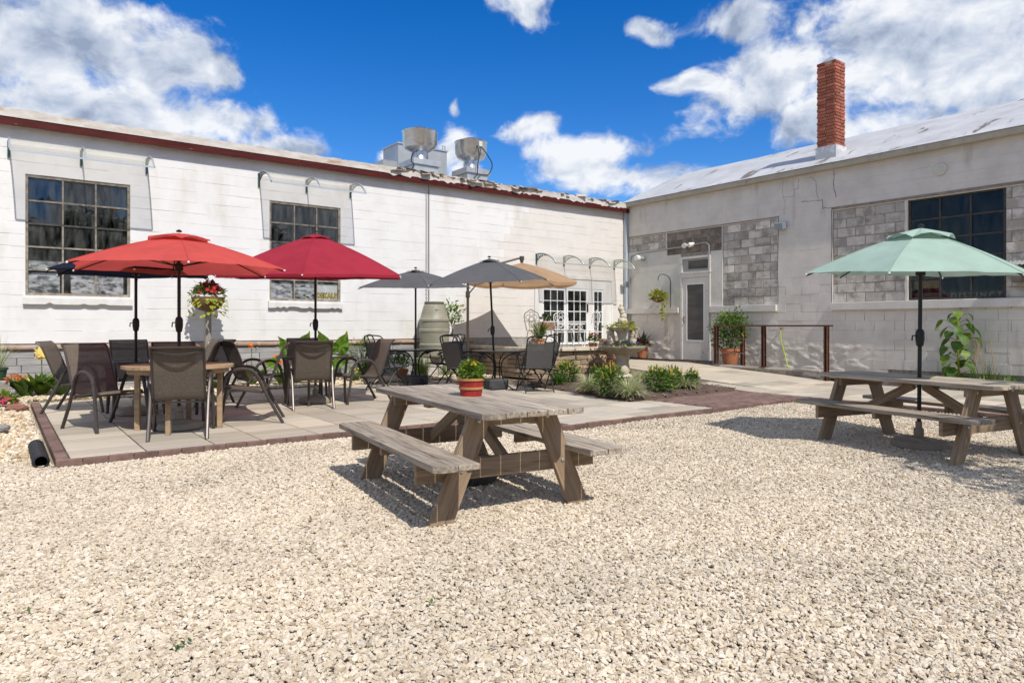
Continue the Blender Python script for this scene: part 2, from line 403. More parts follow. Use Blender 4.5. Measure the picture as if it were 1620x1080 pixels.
stone_gn('pebble_bed', pts, .026, [(.40, .30, .18), (.66, .52, .33), (.72, .62, .45), (.78, .72, .60), (.60, .46, .28), (.5, .38, .25), (.74, .70, .62)], 'larger yellow river pebbles in the bed along the white wall', 9, .7)
pb = MB().prism([(-14.42, -1.42), (-5.3, -1.42), (-5.3, -.02), (-18, -.02), (-18, -1.42)], -.02, .07).prism([(-18, -6.4), (-14.42, -6.4), (-14.42, -1.42), (-18, -1.42)], -.024, .07, lambda x, y: .07 if y > -2 else -.012).build('bed_soil', mat('bed_soil', (.30, .24, .16), (.48, .40, .28), scale=30, rough=.95, bump=.5, world=True))
tag(pb, 'sandy soil under the pebbles along the white wall', kind='structure')

lit_ = MB(); rl_ = random.Random(91)
for _ in range(170):
    d_ = rl_.uniform(2.3, 9) ; p = CAM + DV * d_ + RV * (rl_.uniform(-.75, .75) * d_)
    if is_gravel(p.x, p.y): lit_.leaf((p.x, p.y, .016), (rl_.uniform(-1, 1), rl_.uniform(-1, 1), rl_.uniform(0, .5)), rl_.uniform(.012, .045), rl_.uniform(.006, .018), .5, 3, roll=rl_.uniform(-.6, .6))
tag(lit_.build('leaf_litter', mat('dry_leaf', (.20, .11, .055), (.30, .19, .10), scale=9, rough=.9, world=True)), 'scattered dry leaf bits on the gravel', kind='stuff')

# ---- paving
ZP = .055
def zpath(x, y):
    if x < -4.2: return ZP
    t = min(1, max(0, (y + 7.0) / 4.0)); k = min(1, max(0, (x + 4.2) / .6))
    return ZP + .25 * t * k
patio = empty('patio', (0, 0, 0), kind='structure'); tag(patio, 'beige banded paving slabs edged with dark red brick')
sand = mat('joint_sand', (.12, .10, .075), (.19, .16, .12), scale=60, rough=.95, world=True)
pz = ZP - .035
PB = MB()
for (x0, x1, y0, y1) in ((-14.33, -9.43, -6.93, -1.42), (-9.43, -4.2, -8.03, -1.42)):
    PB.b2(x0, x1, y0, y1, -.02, pz)
nb = 24
for i in range(nb):
    ya = -14.2 + 14.18 * i / nb; yb = -14.2 + 14.18 * (i + 1) / nb
    PB.add([(-4.2, ya, -.02), (-.5, ya, -.02), (-.5, yb, -.02), (-4.2, yb, -.02), (-4.2, ya, pz), (-3.6, ya, zpath(-3.6, ya) - .035), (-.5, ya, zpath(-1, ya) - .035), (-.5, yb, zpath(-1, yb) - .035), (-3.6, yb, zpath(-3.6, yb) - .035), (-4.2, yb, pz)],
           [(4, 5, 8, 9), (5, 6, 7, 8), (0, 4, 9, 3)])
PB.build('paving_base', sand, patio)
pv = [mat('paver_%s' % i, a, b, scale=1.6, detail=3, stretch=(1.2, 9, 1), rough=.85, bump=.25, bscale=120, rnd=.22, ramp=(.3, .7), c3=c, c3scale=2.2, c3ramp=(.55, .75), bdist=.004) for i, (a, b, c) in enumerate([
    ((.440, .378, .290), (.528, .449, .339), (.370, .334, .290)), ((.484, .409, .304), (.396, .361, .312), (.546, .458, .317)), ((.387, .348, .290), (.475, .414, .326), (.510, .422, .295))])]
rg = random.Random(21)
BED = [(-6.35, -2.85), (-7.02, -6.78), (-4.15, -6.66), (-3.35, -4.9), (-3.6, -2.9)]
BED_IN = [(-6.25, -2.9), (-6.9, -6.65), (-4.3, -6.55), (-3.5, -4.9), (-3.7, -3.0)]
cells = []
def columns(x0, x1, y0, y1, ws):
    x = x0; i = 0
    while x < x1 - .05:
        wd = min(ws[rg.randrange(len(ws))], x1 - x)
        if x1 - x - wd < .2: wd = x1 - x
        y = y0 - rg.choice((0, .15, .0, .3)); 
        while y < y1 - .03:
            ln = rg.choice((.3, .3, .45)); a = max(y, y0); b = min(y + ln, y1)
            if b - a > .06: cells.append((x, x + wd, a, b))
            y += ln
        x += wd
columns(-14.23, -9.45, -6.87, -1.42, (.6, .45, .45))
columns(-9.35, -6.62, -7.97, -1.42, (.6, .45, .6))
cells.append((-9.45, -9.35, -6.87, -1.42))
columns(-6.62, -4.2, -8.0, -6.62, (.6, .45)) if False else None
columns(-4.1, -.95, -14.0, -.1, (.6, .45, .6))
def keep(c):
    cx, cy = (c[0] + c[1]) / 2, (c[2] + c[3]) / 2
    if inpoly(cx, cy, BED_IN): return False
    if cx > -5.35 and cy > -2.85 and cx < -1.0 and cy > -2.85 + (cx + 3.2) * .9: return False
    if -5.4 < cx < -3.3 and cy > -2.8: return False
    return True
cells = [c for c in cells if keep(c)]
def scr(c):
    x, y = (c[0] + c[1]) / 2, (c[2] + c[3]) / 2; d = (Vector((x, y, 0)) - CAM).dot(DV); s_ = (Vector((x, y, 0)) - CAM).dot(RV)
    if d < 1 or abs(s_ / d) > .8: return 0
    return (c[1] - c[0]) * (c[3] - c[2]) / d ** 3
cells.sort(key=scr, reverse=True)
pmesh = {}
def paver_mb(w_, l_, t=.06):
    return MB().bev((w_ - .012, l_ - .012, t), .004)
rest = MB()
for i, (x0, x1, y0, y1) in enumerate(cells):
    cx, cy = (x0 + x1) / 2, (y0 + y1) / 2; z = zpath(cx, cy); dz = rg.uniform(-.0015, .0015)
    sl = math.atan2(zpath(cx, y1) - zpath(cx, y0), y1 - y0)
    if i < 300:
        k = (round(x1 - x0, 3), round(y1 - y0, 3), rg.randrange(3))
        if k not in pmesh:
            me = paver_mb(k[0], k[1]).mesh('paver'); me.materials.append(pv[k[2]]); pmesh[k] = me
        link('paver', pmesh[k], patio, (cx, cy, z - .03 + dz), (sl, 0, 0))
    else:
        q = MB().bev((x1 - x0 - .006, y1 - y0 - .006, .06), .004); M = Matrix.Translation((cx, cy, z - .03 + dz)) @ Matrix.Rotation(sl, 4, 'X')
        rest.add([M @ Vector(p) for p in q.v], q.f)
pv_far = mat('paver_far', (.46, .39, .295), (.52, .44, .33), scale=1.4, detail=3, stretch=(1, 4, 1), rough=.85, bump=.2, bscale=120, c3=(.43, .39, .335), c3scale=1.7, c3ramp=(.5, .7), world=True)
tag(rest.build('paver_field', pv_far, patio), kind='stuff')
brick_m = mat('paver_brick', (.145, .088, .072), (.215, .135, .11), scale=9, rough=.85, bump=.4, bscale=120, rnd=.22)
bm_ = MB().bev((.196, .096, .06), .005).mesh('brick'); bm_.materials.append(brick_m)
bm2 = MB().bev((.196, .058, .07), .005).mesh('brick'); bm2.materials.append(brick_m)
def brick(x, y, rz, dz=0, me=None): link('brick', me or bm_, patio, (x, y, ZP - .029 + dz), (0, 0, rz))
for i in range(28): brick(-14.285, -6.82 + .2 * i, R(90), .002)
for i in range(25): brick(-14.24 + .2 * i, -6.905, 0, rg.uniform(-.003, .002) - .005, bm2)
for i in range(27): brick(-9.4 + .2 * i, -8.005, 0, rg.uniform(-.003, .002) - .005, bm2)
for i in range(5): brick(-9.4, -7.87 + .2 * i, R(90), .002)
for i in range(30): brick(-4.15, -8.2 - .2 * i, R(90), .001)
for r_ in range(14):
    for c_ in range(12):
        x = -6.5 + .2 * c_ + (.1 if r_ % 2 else 0); y = -7.92 + .1 * r_
        if x < -4.15 and not inpoly(x, y, BED_IN): brick(x, y, 0, rg.uniform(-.002, .003))

# ---- planting bed with mulch
bed = empty('planting_bed', kind='structure'); tag(bed, 'bark mulch bed in front of the fountain')
mb = MB(); n_ = 22; cxm, cym = -5.1, -4.9; ring = []
P5 = BED; per = []
for i in range(len(P5)):
    a, b = Vector((*P5[i], 0)), Vector((*P5[(i + 1) % len(P5)], 0))
    for j in range(10): per.append(a.lerp(b, j / 10))
vs = []; fs = []
for k, (t, z) in enumerate(((1.0, ZP + .002), (.97, ZP + .035), (.8, ZP + .065), (.5, ZP + .08), (.2, ZP + .09))):
    for p in per: vs.append((cxm + (p.x - cxm) * t, cym + (p.y - cym) * t, z + (rg.uniform(-.008, .008) if k else 0)))
m = len(per)
for k in range(4):
    for i in range(m): fs.append((k * m + i, k * m + (i + 1) % m, (k + 1) * m + (i + 1) % m, (k + 1) * m + i))
fs.append(tuple(4 * m + i for i in range(m)))
mb.add(vs, fs)
mulch = mat('mulch', (.065, .04, .028), (.16, .11, .08), scale=40, detail=8, rough=.95, bump=1, bscale=55, world=True, bdist=.03, c3=(.30, .25, .2), c3scale=50, c3ramp=(.62, .7))
mb.build('mulch_mound', mulch, bed, smooth=True)
mc = MB()
for i in range(2600):
    a = rg.random() * 6.283; q = per[rg.randrange(m)]; t = math.sqrt(rg.random()) * .99
    x = cxm + (q.x - cxm) * t; y = cym + (q.y - cym) * t
    M = Euler((rg.uniform(-.5, .5), rg.uniform(-.5, .5), a)).to_matrix()
    mc.box((x, y, ZP + .035 + (1 - t) * .06 + rg.uniform(0, .012)), (rg.uniform(.03, .08), rg.uniform(.012, .03), .008), M)
tag(mc.build('mulch_chips', mat('mulch_chip', (.10, .06, .042), (.26, .19, .15), scale=3, rough=.9, world=True), bed), kind='stuff')

# ================================================================ WHITE BUILDING (left)
CH = .2025
white = mat('white_paint', (.77, .762, .74), (.69, .675, .64), scale=2.2, detail=8, rough=.6, bump=.35, bscale=55, world=True, ramp=(.45, .75), c3=(.62, .575, .50), c3scale=1.4, c3ramp=(.58, .8), c3stretch=(1, 1, .3), bdist=.006)
mortar_w = mat('white_joint', (.30, .285, .26), (.42, .40, .37), scale=9, rough=.85, world=True)
wb = empty('white_block_building', (-8, 0, 0), label='long whitewashed block building with red fascia and awnings along the left', cat='building')
def under(o, p):
    o.parent = p; o.matrix_parent_inverse = Matrix.Translation(p.location).inverted(); return o
XL = -17.0
W1 = (-14.37, -12.82, 1.73, 3.755); W2 = (-10.34, -8.82, 1.73, 3.755); DR = (-3.39, -.62, .70, 2.50)
def cut(iv, holes):
    out = [iv]
    for h in holes:
        nx = []
        for a, b in out:
            if h[1] <= a or h[0] >= b: nx.append((a, b)); continue
            if h[0] - a > .02: nx.append((a, h[0]))
            if b - h[1] > .02: nx.append((h[1], b))
        out = nx
    return out
def block_mb(L_, H_, ch, dep=.05, e_=0):
    # face at local y=0 looking to -y, chamfered along its horizontal edges
    x = L_ / 2; z = H_ / 2
    v = [(-x, ch, -z), (-x + e_, 0, -z + ch), (-x + e_, 0, z - ch), (-x, ch, z), (-x, dep, z), (-x, dep, -z)]
    v = v + [(-a, b, c) for a, b, c in v]
    f = [(1, 7, 8, 2), (0, 6, 7, 1), (2, 8, 9, 3), (3, 9, 10, 4), (5, 11, 6, 0), (0, 1, 2, 3, 4, 5), (6, 11, 10, 9, 8, 7)]
    return v, f
rg = random.Random(5)
blocks = []
for r_ in range(19):
    z0 = .92 + CH * r_; z1 = z0 + CH
    if z0 > 4.5: break
    z1 = min(z1, 4.62)
    holes = [(h[0], h[1]) for h in (W1, W2, DR) if h[2] < (z0 + z1) / 2 < h[3]]
    x = XL + (.2025 if r_ % 2 else 0) - .405
    while x < 0:
        for a, b in cut((max(x, XL), min(x + .405, 0)), holes): blocks.append((a, b, z0, z1))
        x += .405
def near(b): return (Vector(((b[0] + b[1]) / 2, 0, 0)) - CAM).length + (30 if b[0] < -14.9 else 0)
blocks.sort(key=lambda b: (near(b), b[2]))
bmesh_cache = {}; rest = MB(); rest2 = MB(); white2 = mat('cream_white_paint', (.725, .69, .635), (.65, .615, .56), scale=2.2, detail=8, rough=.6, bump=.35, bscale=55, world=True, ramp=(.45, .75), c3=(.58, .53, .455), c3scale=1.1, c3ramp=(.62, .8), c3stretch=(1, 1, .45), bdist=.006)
for i, (a, b, z0, z1) in enumerate(blocks):
    y = rg.uniform(-.0022, .0022); cc_ = rg.choice((.0012, .002, .005, .006, .008))
    if i < 300:
        k = (round(b - a, 3), round(z1 - z0, 3), cc_)
        if k not in bmesh_cache:
            q = MB(); q.add(*block_mb(k[0], k[1], cc_)); me = q.mesh('block'); me.materials.append(white); bmesh_cache[k] = me
        under(link('block', bmesh_cache[k], None, ((a + b) / 2, y, (z0 + z1) / 2)), wb)
    else:
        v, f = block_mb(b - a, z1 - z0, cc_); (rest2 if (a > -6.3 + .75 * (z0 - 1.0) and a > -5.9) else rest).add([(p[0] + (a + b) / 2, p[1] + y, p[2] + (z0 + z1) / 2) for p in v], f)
tag(under(rest.build('block_field', white), wb), kind='stuff'); tag(under(rest2.build('block_field', white2), wb), kind='stuff')
# backing wall with the openings left free
bk = MB()
def wall_with_holes(m_, axis, a0, a1, z0, z1, holes, off, th):
    cuts = sorted({a0, a1, *[h[0] for h in holes], *[h[1] for h in holes]})
    for p, q in zip(cuts, cuts[1:]):
        hs_ = [h for h in holes if h[0] <= p + 1e-6 and h[1] >= q - 1e-6]
        segs = [(z0, z1)]
        for h in hs_: segs = [s_ for s_ in ((z0, h[2]), (h[3], z1)) if s_[1] - s_[0] > .01]
        for s0, s1 in segs:
            if axis == 'x': m_.b2(p, q, off, off + th, s0, s1)
            else: m_.b2(off, off + th, p, q, s0, s1)
wall_with_holes(bk, 'x', XL, 0.2, -.02, 4.6, [W1, W2, DR], .014, .22)
under(bk.build('wall', mortar_w), wb)
# sides and back of the building
sb = MB(); sb.b2(XL, XL + .2, .24, 11.9, 0, 4.6); sb.b2(XL, .2, 11.7, 11.9, 0, 4.6)
under(sb.build('side_wall', white), wb)
# stone plinth with cap
plm = mat('plinth_stone', (.30, .29, .285), (.42, .41, .40), scale=3, detail=6, stretch=(1, 1, 7), rough=.85, bump=.5, bscale=30, rnd=.12, c3=(.24, .21, .18), c3scale=2, c3ramp=(.55, .75))
pm = {}
zb = .05
for r_ in range(6):
    x = XL + (r_ * .27) % .5
    while x < -5.2:
        ln = rg.choice((.46, .6, .6, .75)); k = (ln, )
        if k not in pm:
            me = MB().bev((ln - .008, .05, .122), .006).mesh('plinth_stone'); me.materials.append(plm); pm[k] = me
        if x > -15.6: under(link('plinth_stone', pm[k], None, (x + ln / 2, -.032 + rg.uniform(-.004, .003), zb + .126 * r_ + .063)), wb)
        x += ln
cap_m = mat('cap_tile', (.30, .19, .125), (.42, .29, .20), scale=2, detail=4, stretch=(3, 1, 1), rough=.75, bump=.3, bscale=40, rnd=.22, c3=(.44, .36, .29), c3scale=2, c3ramp=(.5, .7))
cm = MB().bev((.398, .13, .075), .022).mesh('cap_tile'); cm.materials.append(cap_m)
for i in range(29):
    under(link('cap_tile', cm, None, (XL + .2 + .4 * i, -.04, .85), (0, 0, rg.uniform(-.004, .004))), wb)
# fascia, flashing and roof
fas = mat('fascia_red', (.060, .010, .008), (.095, .018, .014), spec=.15, scale=5, stretch=(.4, 1, 3), rough=.55, world=True, c3=(.42, .36, .32), c3scale=3, c3ramp=(.74, .78), c3stretch=(1.2, 1, 8))
fm = MB(); fm.b2(XL - .1, -.02, -.16, -.135, 4.50, 4.635); fm.b2(XL - .1, -.02, -.135, .0, 4.56, 4.62)
under(fm.build('fascia', fas), wb)
fl = mat('roof_flashing', (.62, .59, .54), (.48, .43, .37), scale=5, detail=7, rough=.6, world=True, stretch=(.7, 1, 2), c3=(.36, .19, .085), c3scale=1.6, c3ramp=(.52, .70), c3stretch=(1, 1, 4), bump=.3, bscale=20)
mb = MB(); rg = random.Random(15); xs = []; x = XL - .12
while x < -.02: xs.append(x); x += rg.uniform(.03, .12)
xs.append(-.02); top = []; bot = []
for x in xs:
    rag = .035 if x > -7.6 else .014
    top.append(4.775 + rg.uniform(-rag, rag * .5)); bot.append(4.63 - (rg.uniform(0, .05) if x > -7.9 and rg.random() < .5 else 0))
for i in range(len(xs) - 1):
    a, b = xs[i], xs[i + 1]
    mb.add([(a, -.172, bot[i]), (b, -.172, bot[i + 1]), (b, -.166, top[i + 1]), (a, -.166, top[i]), (b, .05, top[i + 1] + .02), (a, .05, top[i] + .02)], [(0, 1, 2, 3), (3, 2, 4, 5)])
under(mb.build('flashing', fl), wb)
sh_m = mat('old_shingle', (.30, .25, .20), (.56, .52, .46), scale=4, rough=.9, bump=.6, bscale=30, rnd=.5, c3=(.10, .08, .07), c3scale=4, c3ramp=(.55, .65))
for i in range(120):
    x = rg.uniform(-7.6, -.3); sx, sy = rg.uniform(.06, .3), rg.uniform(.06, .22)
    if i < 12: x = -7.4 + i * .1
    q = MB().bev((sx, sy, rg.uniform(.005, .012)), .002); q.v = [(a + rg.uniform(-.02, .02), b + rg.uniform(-.02, .02), c + rg.uniform(-.006, .006)) for a, b, c in q.v]
    under(q.build('loose_shingle', sh_m, None, (x, -.12 + rg.uniform(-.05, .1), 4.785 + rg.uniform(-.06, .02)), (rg.uniform(-.1, .6), rg.uniform(-.12, .12), rg.uniform(-.4, .4))), wb)
rm = MB().add([(XL - .1, -.1, 4.74), (.3, -.1, 4.74), (.3, 6, 5.0), (XL - .1, 6, 5.0), (.3, 12, 4.74), (XL - .1, 12, 4.74), (XL - .1, -.1, 4.6), (.3, -.1, 4.6), (.3, 12, 4.6), (XL - .1, 12, 4.6)], [(0, 1, 2, 3), (3, 2, 4, 5), (9, 8, 7, 6), (0, 3, 5, 9, 6), (1, 7, 8, 4, 2)])
under(rm.build('roof', mat('flat_roof', (.35, .34, .33), (.5, .48, .46), scale=2, rough=.9, world=True)), wb)

# ---- steel windows
frame_m = mat('steel_frame', (.16, .135, .10), (.36, .32, .26), scale=9, detail=6, rough=.7, bump=.3, bscale=60, c3=(.30, .20, .09), c3scale=4, c3ramp=(.6, .68))
glass = glass_mat('window_glass', .05, (.93, .95, .95))
dark = mat('interior_dark', (.035, .034, .032), (.06, .057, .05), scale=2, rough=.9)
sill_m = mat('white_sill', (.80, .79, .76), (.68, .66, .62), scale=4, detail=7, rough=.65, bump=.4, bscale=30, c3=(.5, .46, .4), c3scale=5, c3ramp=(.68, .74))
def steel_window(name, x0, x1, z0, z1, rows, cols, parent, rz, org, fm_=None, thick=.028, gl=None, sd=0, vis=True):
    # local: x along the wall, face towards -y
    rg_ = random.Random(sd); W_ = x1 - x0; H_ = z1 - z0; f = MB()
    f.b2(0, W_, -.015, .05, 0, .045); f.b2(0, W_, -.015, .05, H_ - .045, H_); f.b2(0, .045, -.013, .05, .045, H_ - .045); f.b2(W_ - .045, W_, -.013, .05, .045, H_ - .045)
    iw = (W_ - .09) / cols; ih = (H_ - .09) / rows
    for i in range(1, cols): f.b2(.045 + iw * i - thick / 2, .045 + iw * i + thick / 2, -.008, .03, .045, H_ - .045)
    for j in range(1, rows): f.b2(.045, W_ - .045, -.004, .026, .045 + ih * j - thick / 2, .045 + ih * j + thick / 2)
    win = f.build('window', fm_ or frame_m, None, org, (0, 0, rz)); win.parent = parent; win.matrix_parent_inverse = Matrix.Translation(parent.location).inverted()
    pm_ = MB().bev((iw - .012, .004, ih - .012), .001).mesh('pane'); pm_.materials.append(gl or glass)
    for i in range(cols):
        for j in range(rows):
            link('pane', pm_, win, (.045 + iw * (i + .5), .012, .045 + ih * (j + .5)), (R(rg_.uniform(-.9, .9)), 0, R(rg_.uniform(-1.1, 1.1))))
    room = MB(); D_ = 1.6
    room.add([(-.6, .16, -.4), (W_ + .6, .16, -.4), (W_ + .6, D_, -.4), (-.6, D_, -.4), (-.6, .16, H_ + .3), (W_ + .6, .16, H_ + .3), (W_ + .6, D_, H_ + .3), (-.6, D_, H_ + .3)], [(0, 1, 2, 3), (7, 6, 5, 4), (2, 6, 7, 3), (0, 3, 7, 4), (1, 5, 6, 2)])
    room.build('interior_wall', dark, win)
    return win
def sill(parent, x0, x1, z1, h, y, rz=0, org=None, m_=None, name='sill', seed=1):
    # chipped block sill
    rg_ = random.Random(seed); mb_ = MB(); L_ = x1 - x0; n = 26; vs = []; fs = []; chip = 0
    for i in range(n + 1):
        t = i / n * L_; c_ = rg_.choice((0, 0, 0, 0, .02, .03)) if 2 < i < n - 1 else 0
        vs += [(t, 0, 0), (t, -y, 0 - .004), (t, -y - .006, -h * .3), (t, -y, -h + c_), (t, 0, -h + c_)]
    for i in range(n):
        for k in range(4): a = i * 5 + k; fs.append((a, a + 5, a + 6, a + 1))
    fs += [(0, 1, 2, 3, 4), tuple(n * 5 + k for k in (4, 3, 2, 1, 0))]
    mb_.add(vs, [f[::-1] for f in fs])
    o = mb_.build(name, m_ or sill_m, None, org, (0, 0, rz)); o.parent = parent
    if parent.type == 'EMPTY': o.matrix_parent_inverse = Matrix.Translation(parent.location).inverted()
    return o
for k, W_ in enumerate((W1, W2)):
    wn_ = steel_window('window', *W_, 5, 3, wb, 0, (W_[0], .03, W_[2]), sd=3 + k)
    sill(wn_, W_[0] - .03, W_[1] + .03, 0, .15, .10, org=(-.03, .0, .0), seed=4 + k)
    rv = MB(); h_ = W_[3] - W_[2]; L_ = W_[1] - W_[0]
    rv.b2(-.10, 0, -.03, .0, -.0, h_ + .1); rv.b2(L_, L_ + .10, -.03, .0, 0, h_ + .1); rv.b2(0, L_, -.03, 0, h_, h_ + .1)
    rv = MB(); rv.b2(-.002, .006, -.028, .0, .0, h_); 
    rv.build('reveal', sill_m, wn_)

# ---- sliding patio door in white timber surround
trim = mat('white_trim', (.78, .77, .74), (.66, .64, .60), scale=4, detail=6, stretch=(1, 1, .3), rough=.55, c3=(.52, .49, .45), c3scale=3, c3ramp=(.66, .74))
vinyl = mat('white_vinyl', (.80, .80, .79), rough=.35)
dglass = glass_mat('door_glass', .03)
sdoor = empty('patio_door', (DR[0], 0, DR[2])); under(sdoor, wb)
HD = DR[3] - DR[2]; LD = DR[1] - DR[0]
f = MB(); f.b2(0, .22, -.02, .06, 0, HD); f.b2(LD - .30, LD, -.02, .06, 0, HD); f.b2(.22, LD - .30, -.018, .06, HD - .26, HD); f.b2(1.86, 2.05, -.012, .06, 0, HD - .26)
f.b2(-.06, 0, -.035, .05, 0, HD + .1); f.b2(LD, LD + .06, -.035, .05, 0, HD + .1); f.b2(-.06, LD + .06, -.04, .05, HD, HD + .10)
f.build('surround', trim, sdoor)
def leaf_door(x0, x1, rows, cols, name, yy):
    W_ = x1 - x0; H_ = HD - .27; f = MB(); b = .06
    f.b2(0, W_, 0, .04, 0, b); f.b2(0, W_, 0, .04, H_ - b, H_); f.b2(0, b, .001, .039, b, H_ - b); f.b2(W_ - b, W_, .001, .039, b, H_ - b)
    iw = (W_ - 2 * b) / cols; ih = (H_ - 2 * b) / rows
    for i in range(1, cols): f.b2(b + iw * i - .011, b + iw * i + .011, .004, .03, b, H_ - b)
    for j in range(1, rows): f.b2(b, W_ - b, .006, .028, b + ih * j - .011, b + ih * j + .011)
    o = f.build(name, vinyl, sdoor, (x0, yy, .005))
    pm_ = MB().bev((iw - .01, .004, ih - .01), .001).mesh('pane'); pm_.materials.append(dglass)
    for i in range(cols):
        for j in range(rows): link('pane', pm_, o, (b + iw * (i + .5), .018, b + ih * (j + .5)), (R(rng.uniform(-.3, .3)), 0, R(rng.uniform(-.4, .4))))
    return o
leaf_door(.21, 1.05, 5, 3, 'sliding_panel', .0)
d2 = leaf_door(1.06, 1.86, 5, 3, 'sliding_panel', -.012)
MB().bev((.03, .05, .22), .008).build('handle', mat('black_metal', (.015, .015, .015), rough=.4), d2, (.77, -.02, 1.0))
leaf_door(2.05, LD - .30, 5, 2, 'side_light', -.008)
room = MB(); room.add([(-.3, .26, -.02), (LD + .1, .26, -.02), (LD + .1, 3, -.02), (-.3, 3, -.02), (-.3, .26, HD + .2), (LD + .1, .26, HD + .2), (LD + .1, 3, HD + .2), (-.3, 3, HD + .2)], [(0, 1, 2, 3), (7, 6, 5, 4), (2, 6, 7, 3), (0, 3, 7, 4), (1, 5, 6, 2)])
room.build('interior_wall', dark, sdoor)

# ---- window cards and signs behind the panes
def photo_mat(name, sc_, seed, tint=(1, 1, 1)):
    m = bpy.data.materials.new(name); m.use_nodes = True; t = m.node_tree; bs = t.nodes['Principled BSDF']; bs.inputs['Roughness'].default_value = .5
    tcn = t.nodes.new('ShaderNodeTexCoord'); mp = t.nodes.new('ShaderNodeMapping'); mp.inputs['Location'].default_value = (seed, seed * 2, seed); mp.inputs['Scale'].default_value = (1, 1, 2); t.links.new(tcn.outputs['Object'], mp.inputs[0])
    n1 = t.nodes.new('ShaderNodeTexVoronoi'); n1.inputs['Scale'].default_value = sc_; t.links.new(mp.outputs[0], n1.inputs['Vector'])
    n2 = t.nodes.new('ShaderNodeTexNoise'); n2.inputs['Scale'].default_value = sc_ * .8; n2.inputs['Detail'].default_value = 8; t.links.new(mp.outputs[0], n2.inputs['Vector'])
    sp = t.nodes.new('ShaderNodeSeparateColor'); t.links.new(n1.outputs['Color'], sp.inputs[0])
    a = t.nodes.new('ShaderNodeMath'); a.operation = 'MULTIPLY_ADD'; a.inputs[1].default_value = .35; t.links.new(sp.outputs[0], a.inputs[0]); t.links.new(n2.outputs[0], a.inputs[2])
    r_ = t.nodes.new('ShaderNodeValToRGB'); e_ = r_.color_ramp.elements; e_[0].position = .45; e_[0].color = (.03 * tint[0], .03 * tint[1], .035 * tint[2], 1); e_[1].position = .85; e_[1].color = (.7 * tint[0], .68 * tint[1], .68 * tint[2], 1)
    t.links.new(a.outputs[0], r_.inputs[0]); t.links.new(r_.outputs[0], bs.inputs['Base Color']); return m
def card(name, label, x0, x1, z0, z1, y, m_, cat='poster'):
    o = MB().bev((x1 - x0, .012, z1 - z0), .002).build(name, m_, None, ((x0 + x1) / 2, y, (z0 + z1) / 2)); return tag(o, label, cat)
card('photo_print', 'black and white print of a wagon in the left corner of the larger window', -14.32, -13.88, 1.78, 2.12, .085, photo_mat('print_a', 9, 1))
card('photo_print', 'narrow grey landscape print above the wagon print in the large window', -14.32, -13.78, 2.16, 2.32, .10, photo_mat('print_b', 7, 5))
card('photo_print', 'wide dark print of machinery at the bottom right of the large window', -13.72, -12.92, 1.78, 2.20, .085, photo_mat('print_c', 12, 9, (1, .95, .97)))
card('photo_print', 'grey print of an old trailer in the left bottom pane behind the crimson umbrella', -10.29, -9.84, 1.78, 2.12, .085, photo_mat('print_d', 10, 13, (1, .97, 1.02)))
card('photo_print', 'grey print of a tractor in the middle bottom pane behind the crimson umbrella', -9.82, -9.38, 1.78, 2.12, .085, photo_mat('print_e', 13, 17))
ink = mat('black_ink', (.012, .011, .01), rough=.6); yel = mat('yellow_ink', (.80, .52, .02), rough=.5); cream = mat('cream_board', (.74, .72, .67), rough=.6)
def text_mesh(s, size, ext, off=0, font_bold=True, space=1.0):
    cu = bpy.data.curves.new('t', 'FONT'); cu.body = s; cu.size = size; cu.extrude = ext; cu.offset = off; cu.align_x = 'CENTER'; cu.space_character = space
    o = bpy.data.objects.new('t', cu); col.objects.link(o)
    dg = bpy.context.evaluated_depsgraph_get(); me = bpy.data.meshes.new_from_object(o.evaluated_get(dg)); bpy.data.objects.remove(o); return me
sg = empty('window_sign', (-9.1, .085, 1.94), label='white sign with yellow DEKALB lettering in the window behind the crimson umbrella', cat='sign')
MB().bev((.50, .012, .34), .002).build('board', cream, sg)
for (off, mm, y, ex) in ((.012, ink, -.009, .001), (.002, yel, -.013, .001)):
    me = text_mesh('DEKALB', .15, ex, off, space=1.10); me.materials.append(mm); link('lettering', me, sg, (0, y, -.13), (R(90), 0, 0)).scale = (.80, 1, 1)
c_ = MB(); c_.lathe([(.001, 0), (.07, 0), (.07, .002), (.001, .002)], 20); c_.build('emblem', mat('sign_white', (.8, .79, .78), rough=.6), sg, (-.06, -.008, .05), (R(90), 0, 0)).scale = (1, 1.2, 1)

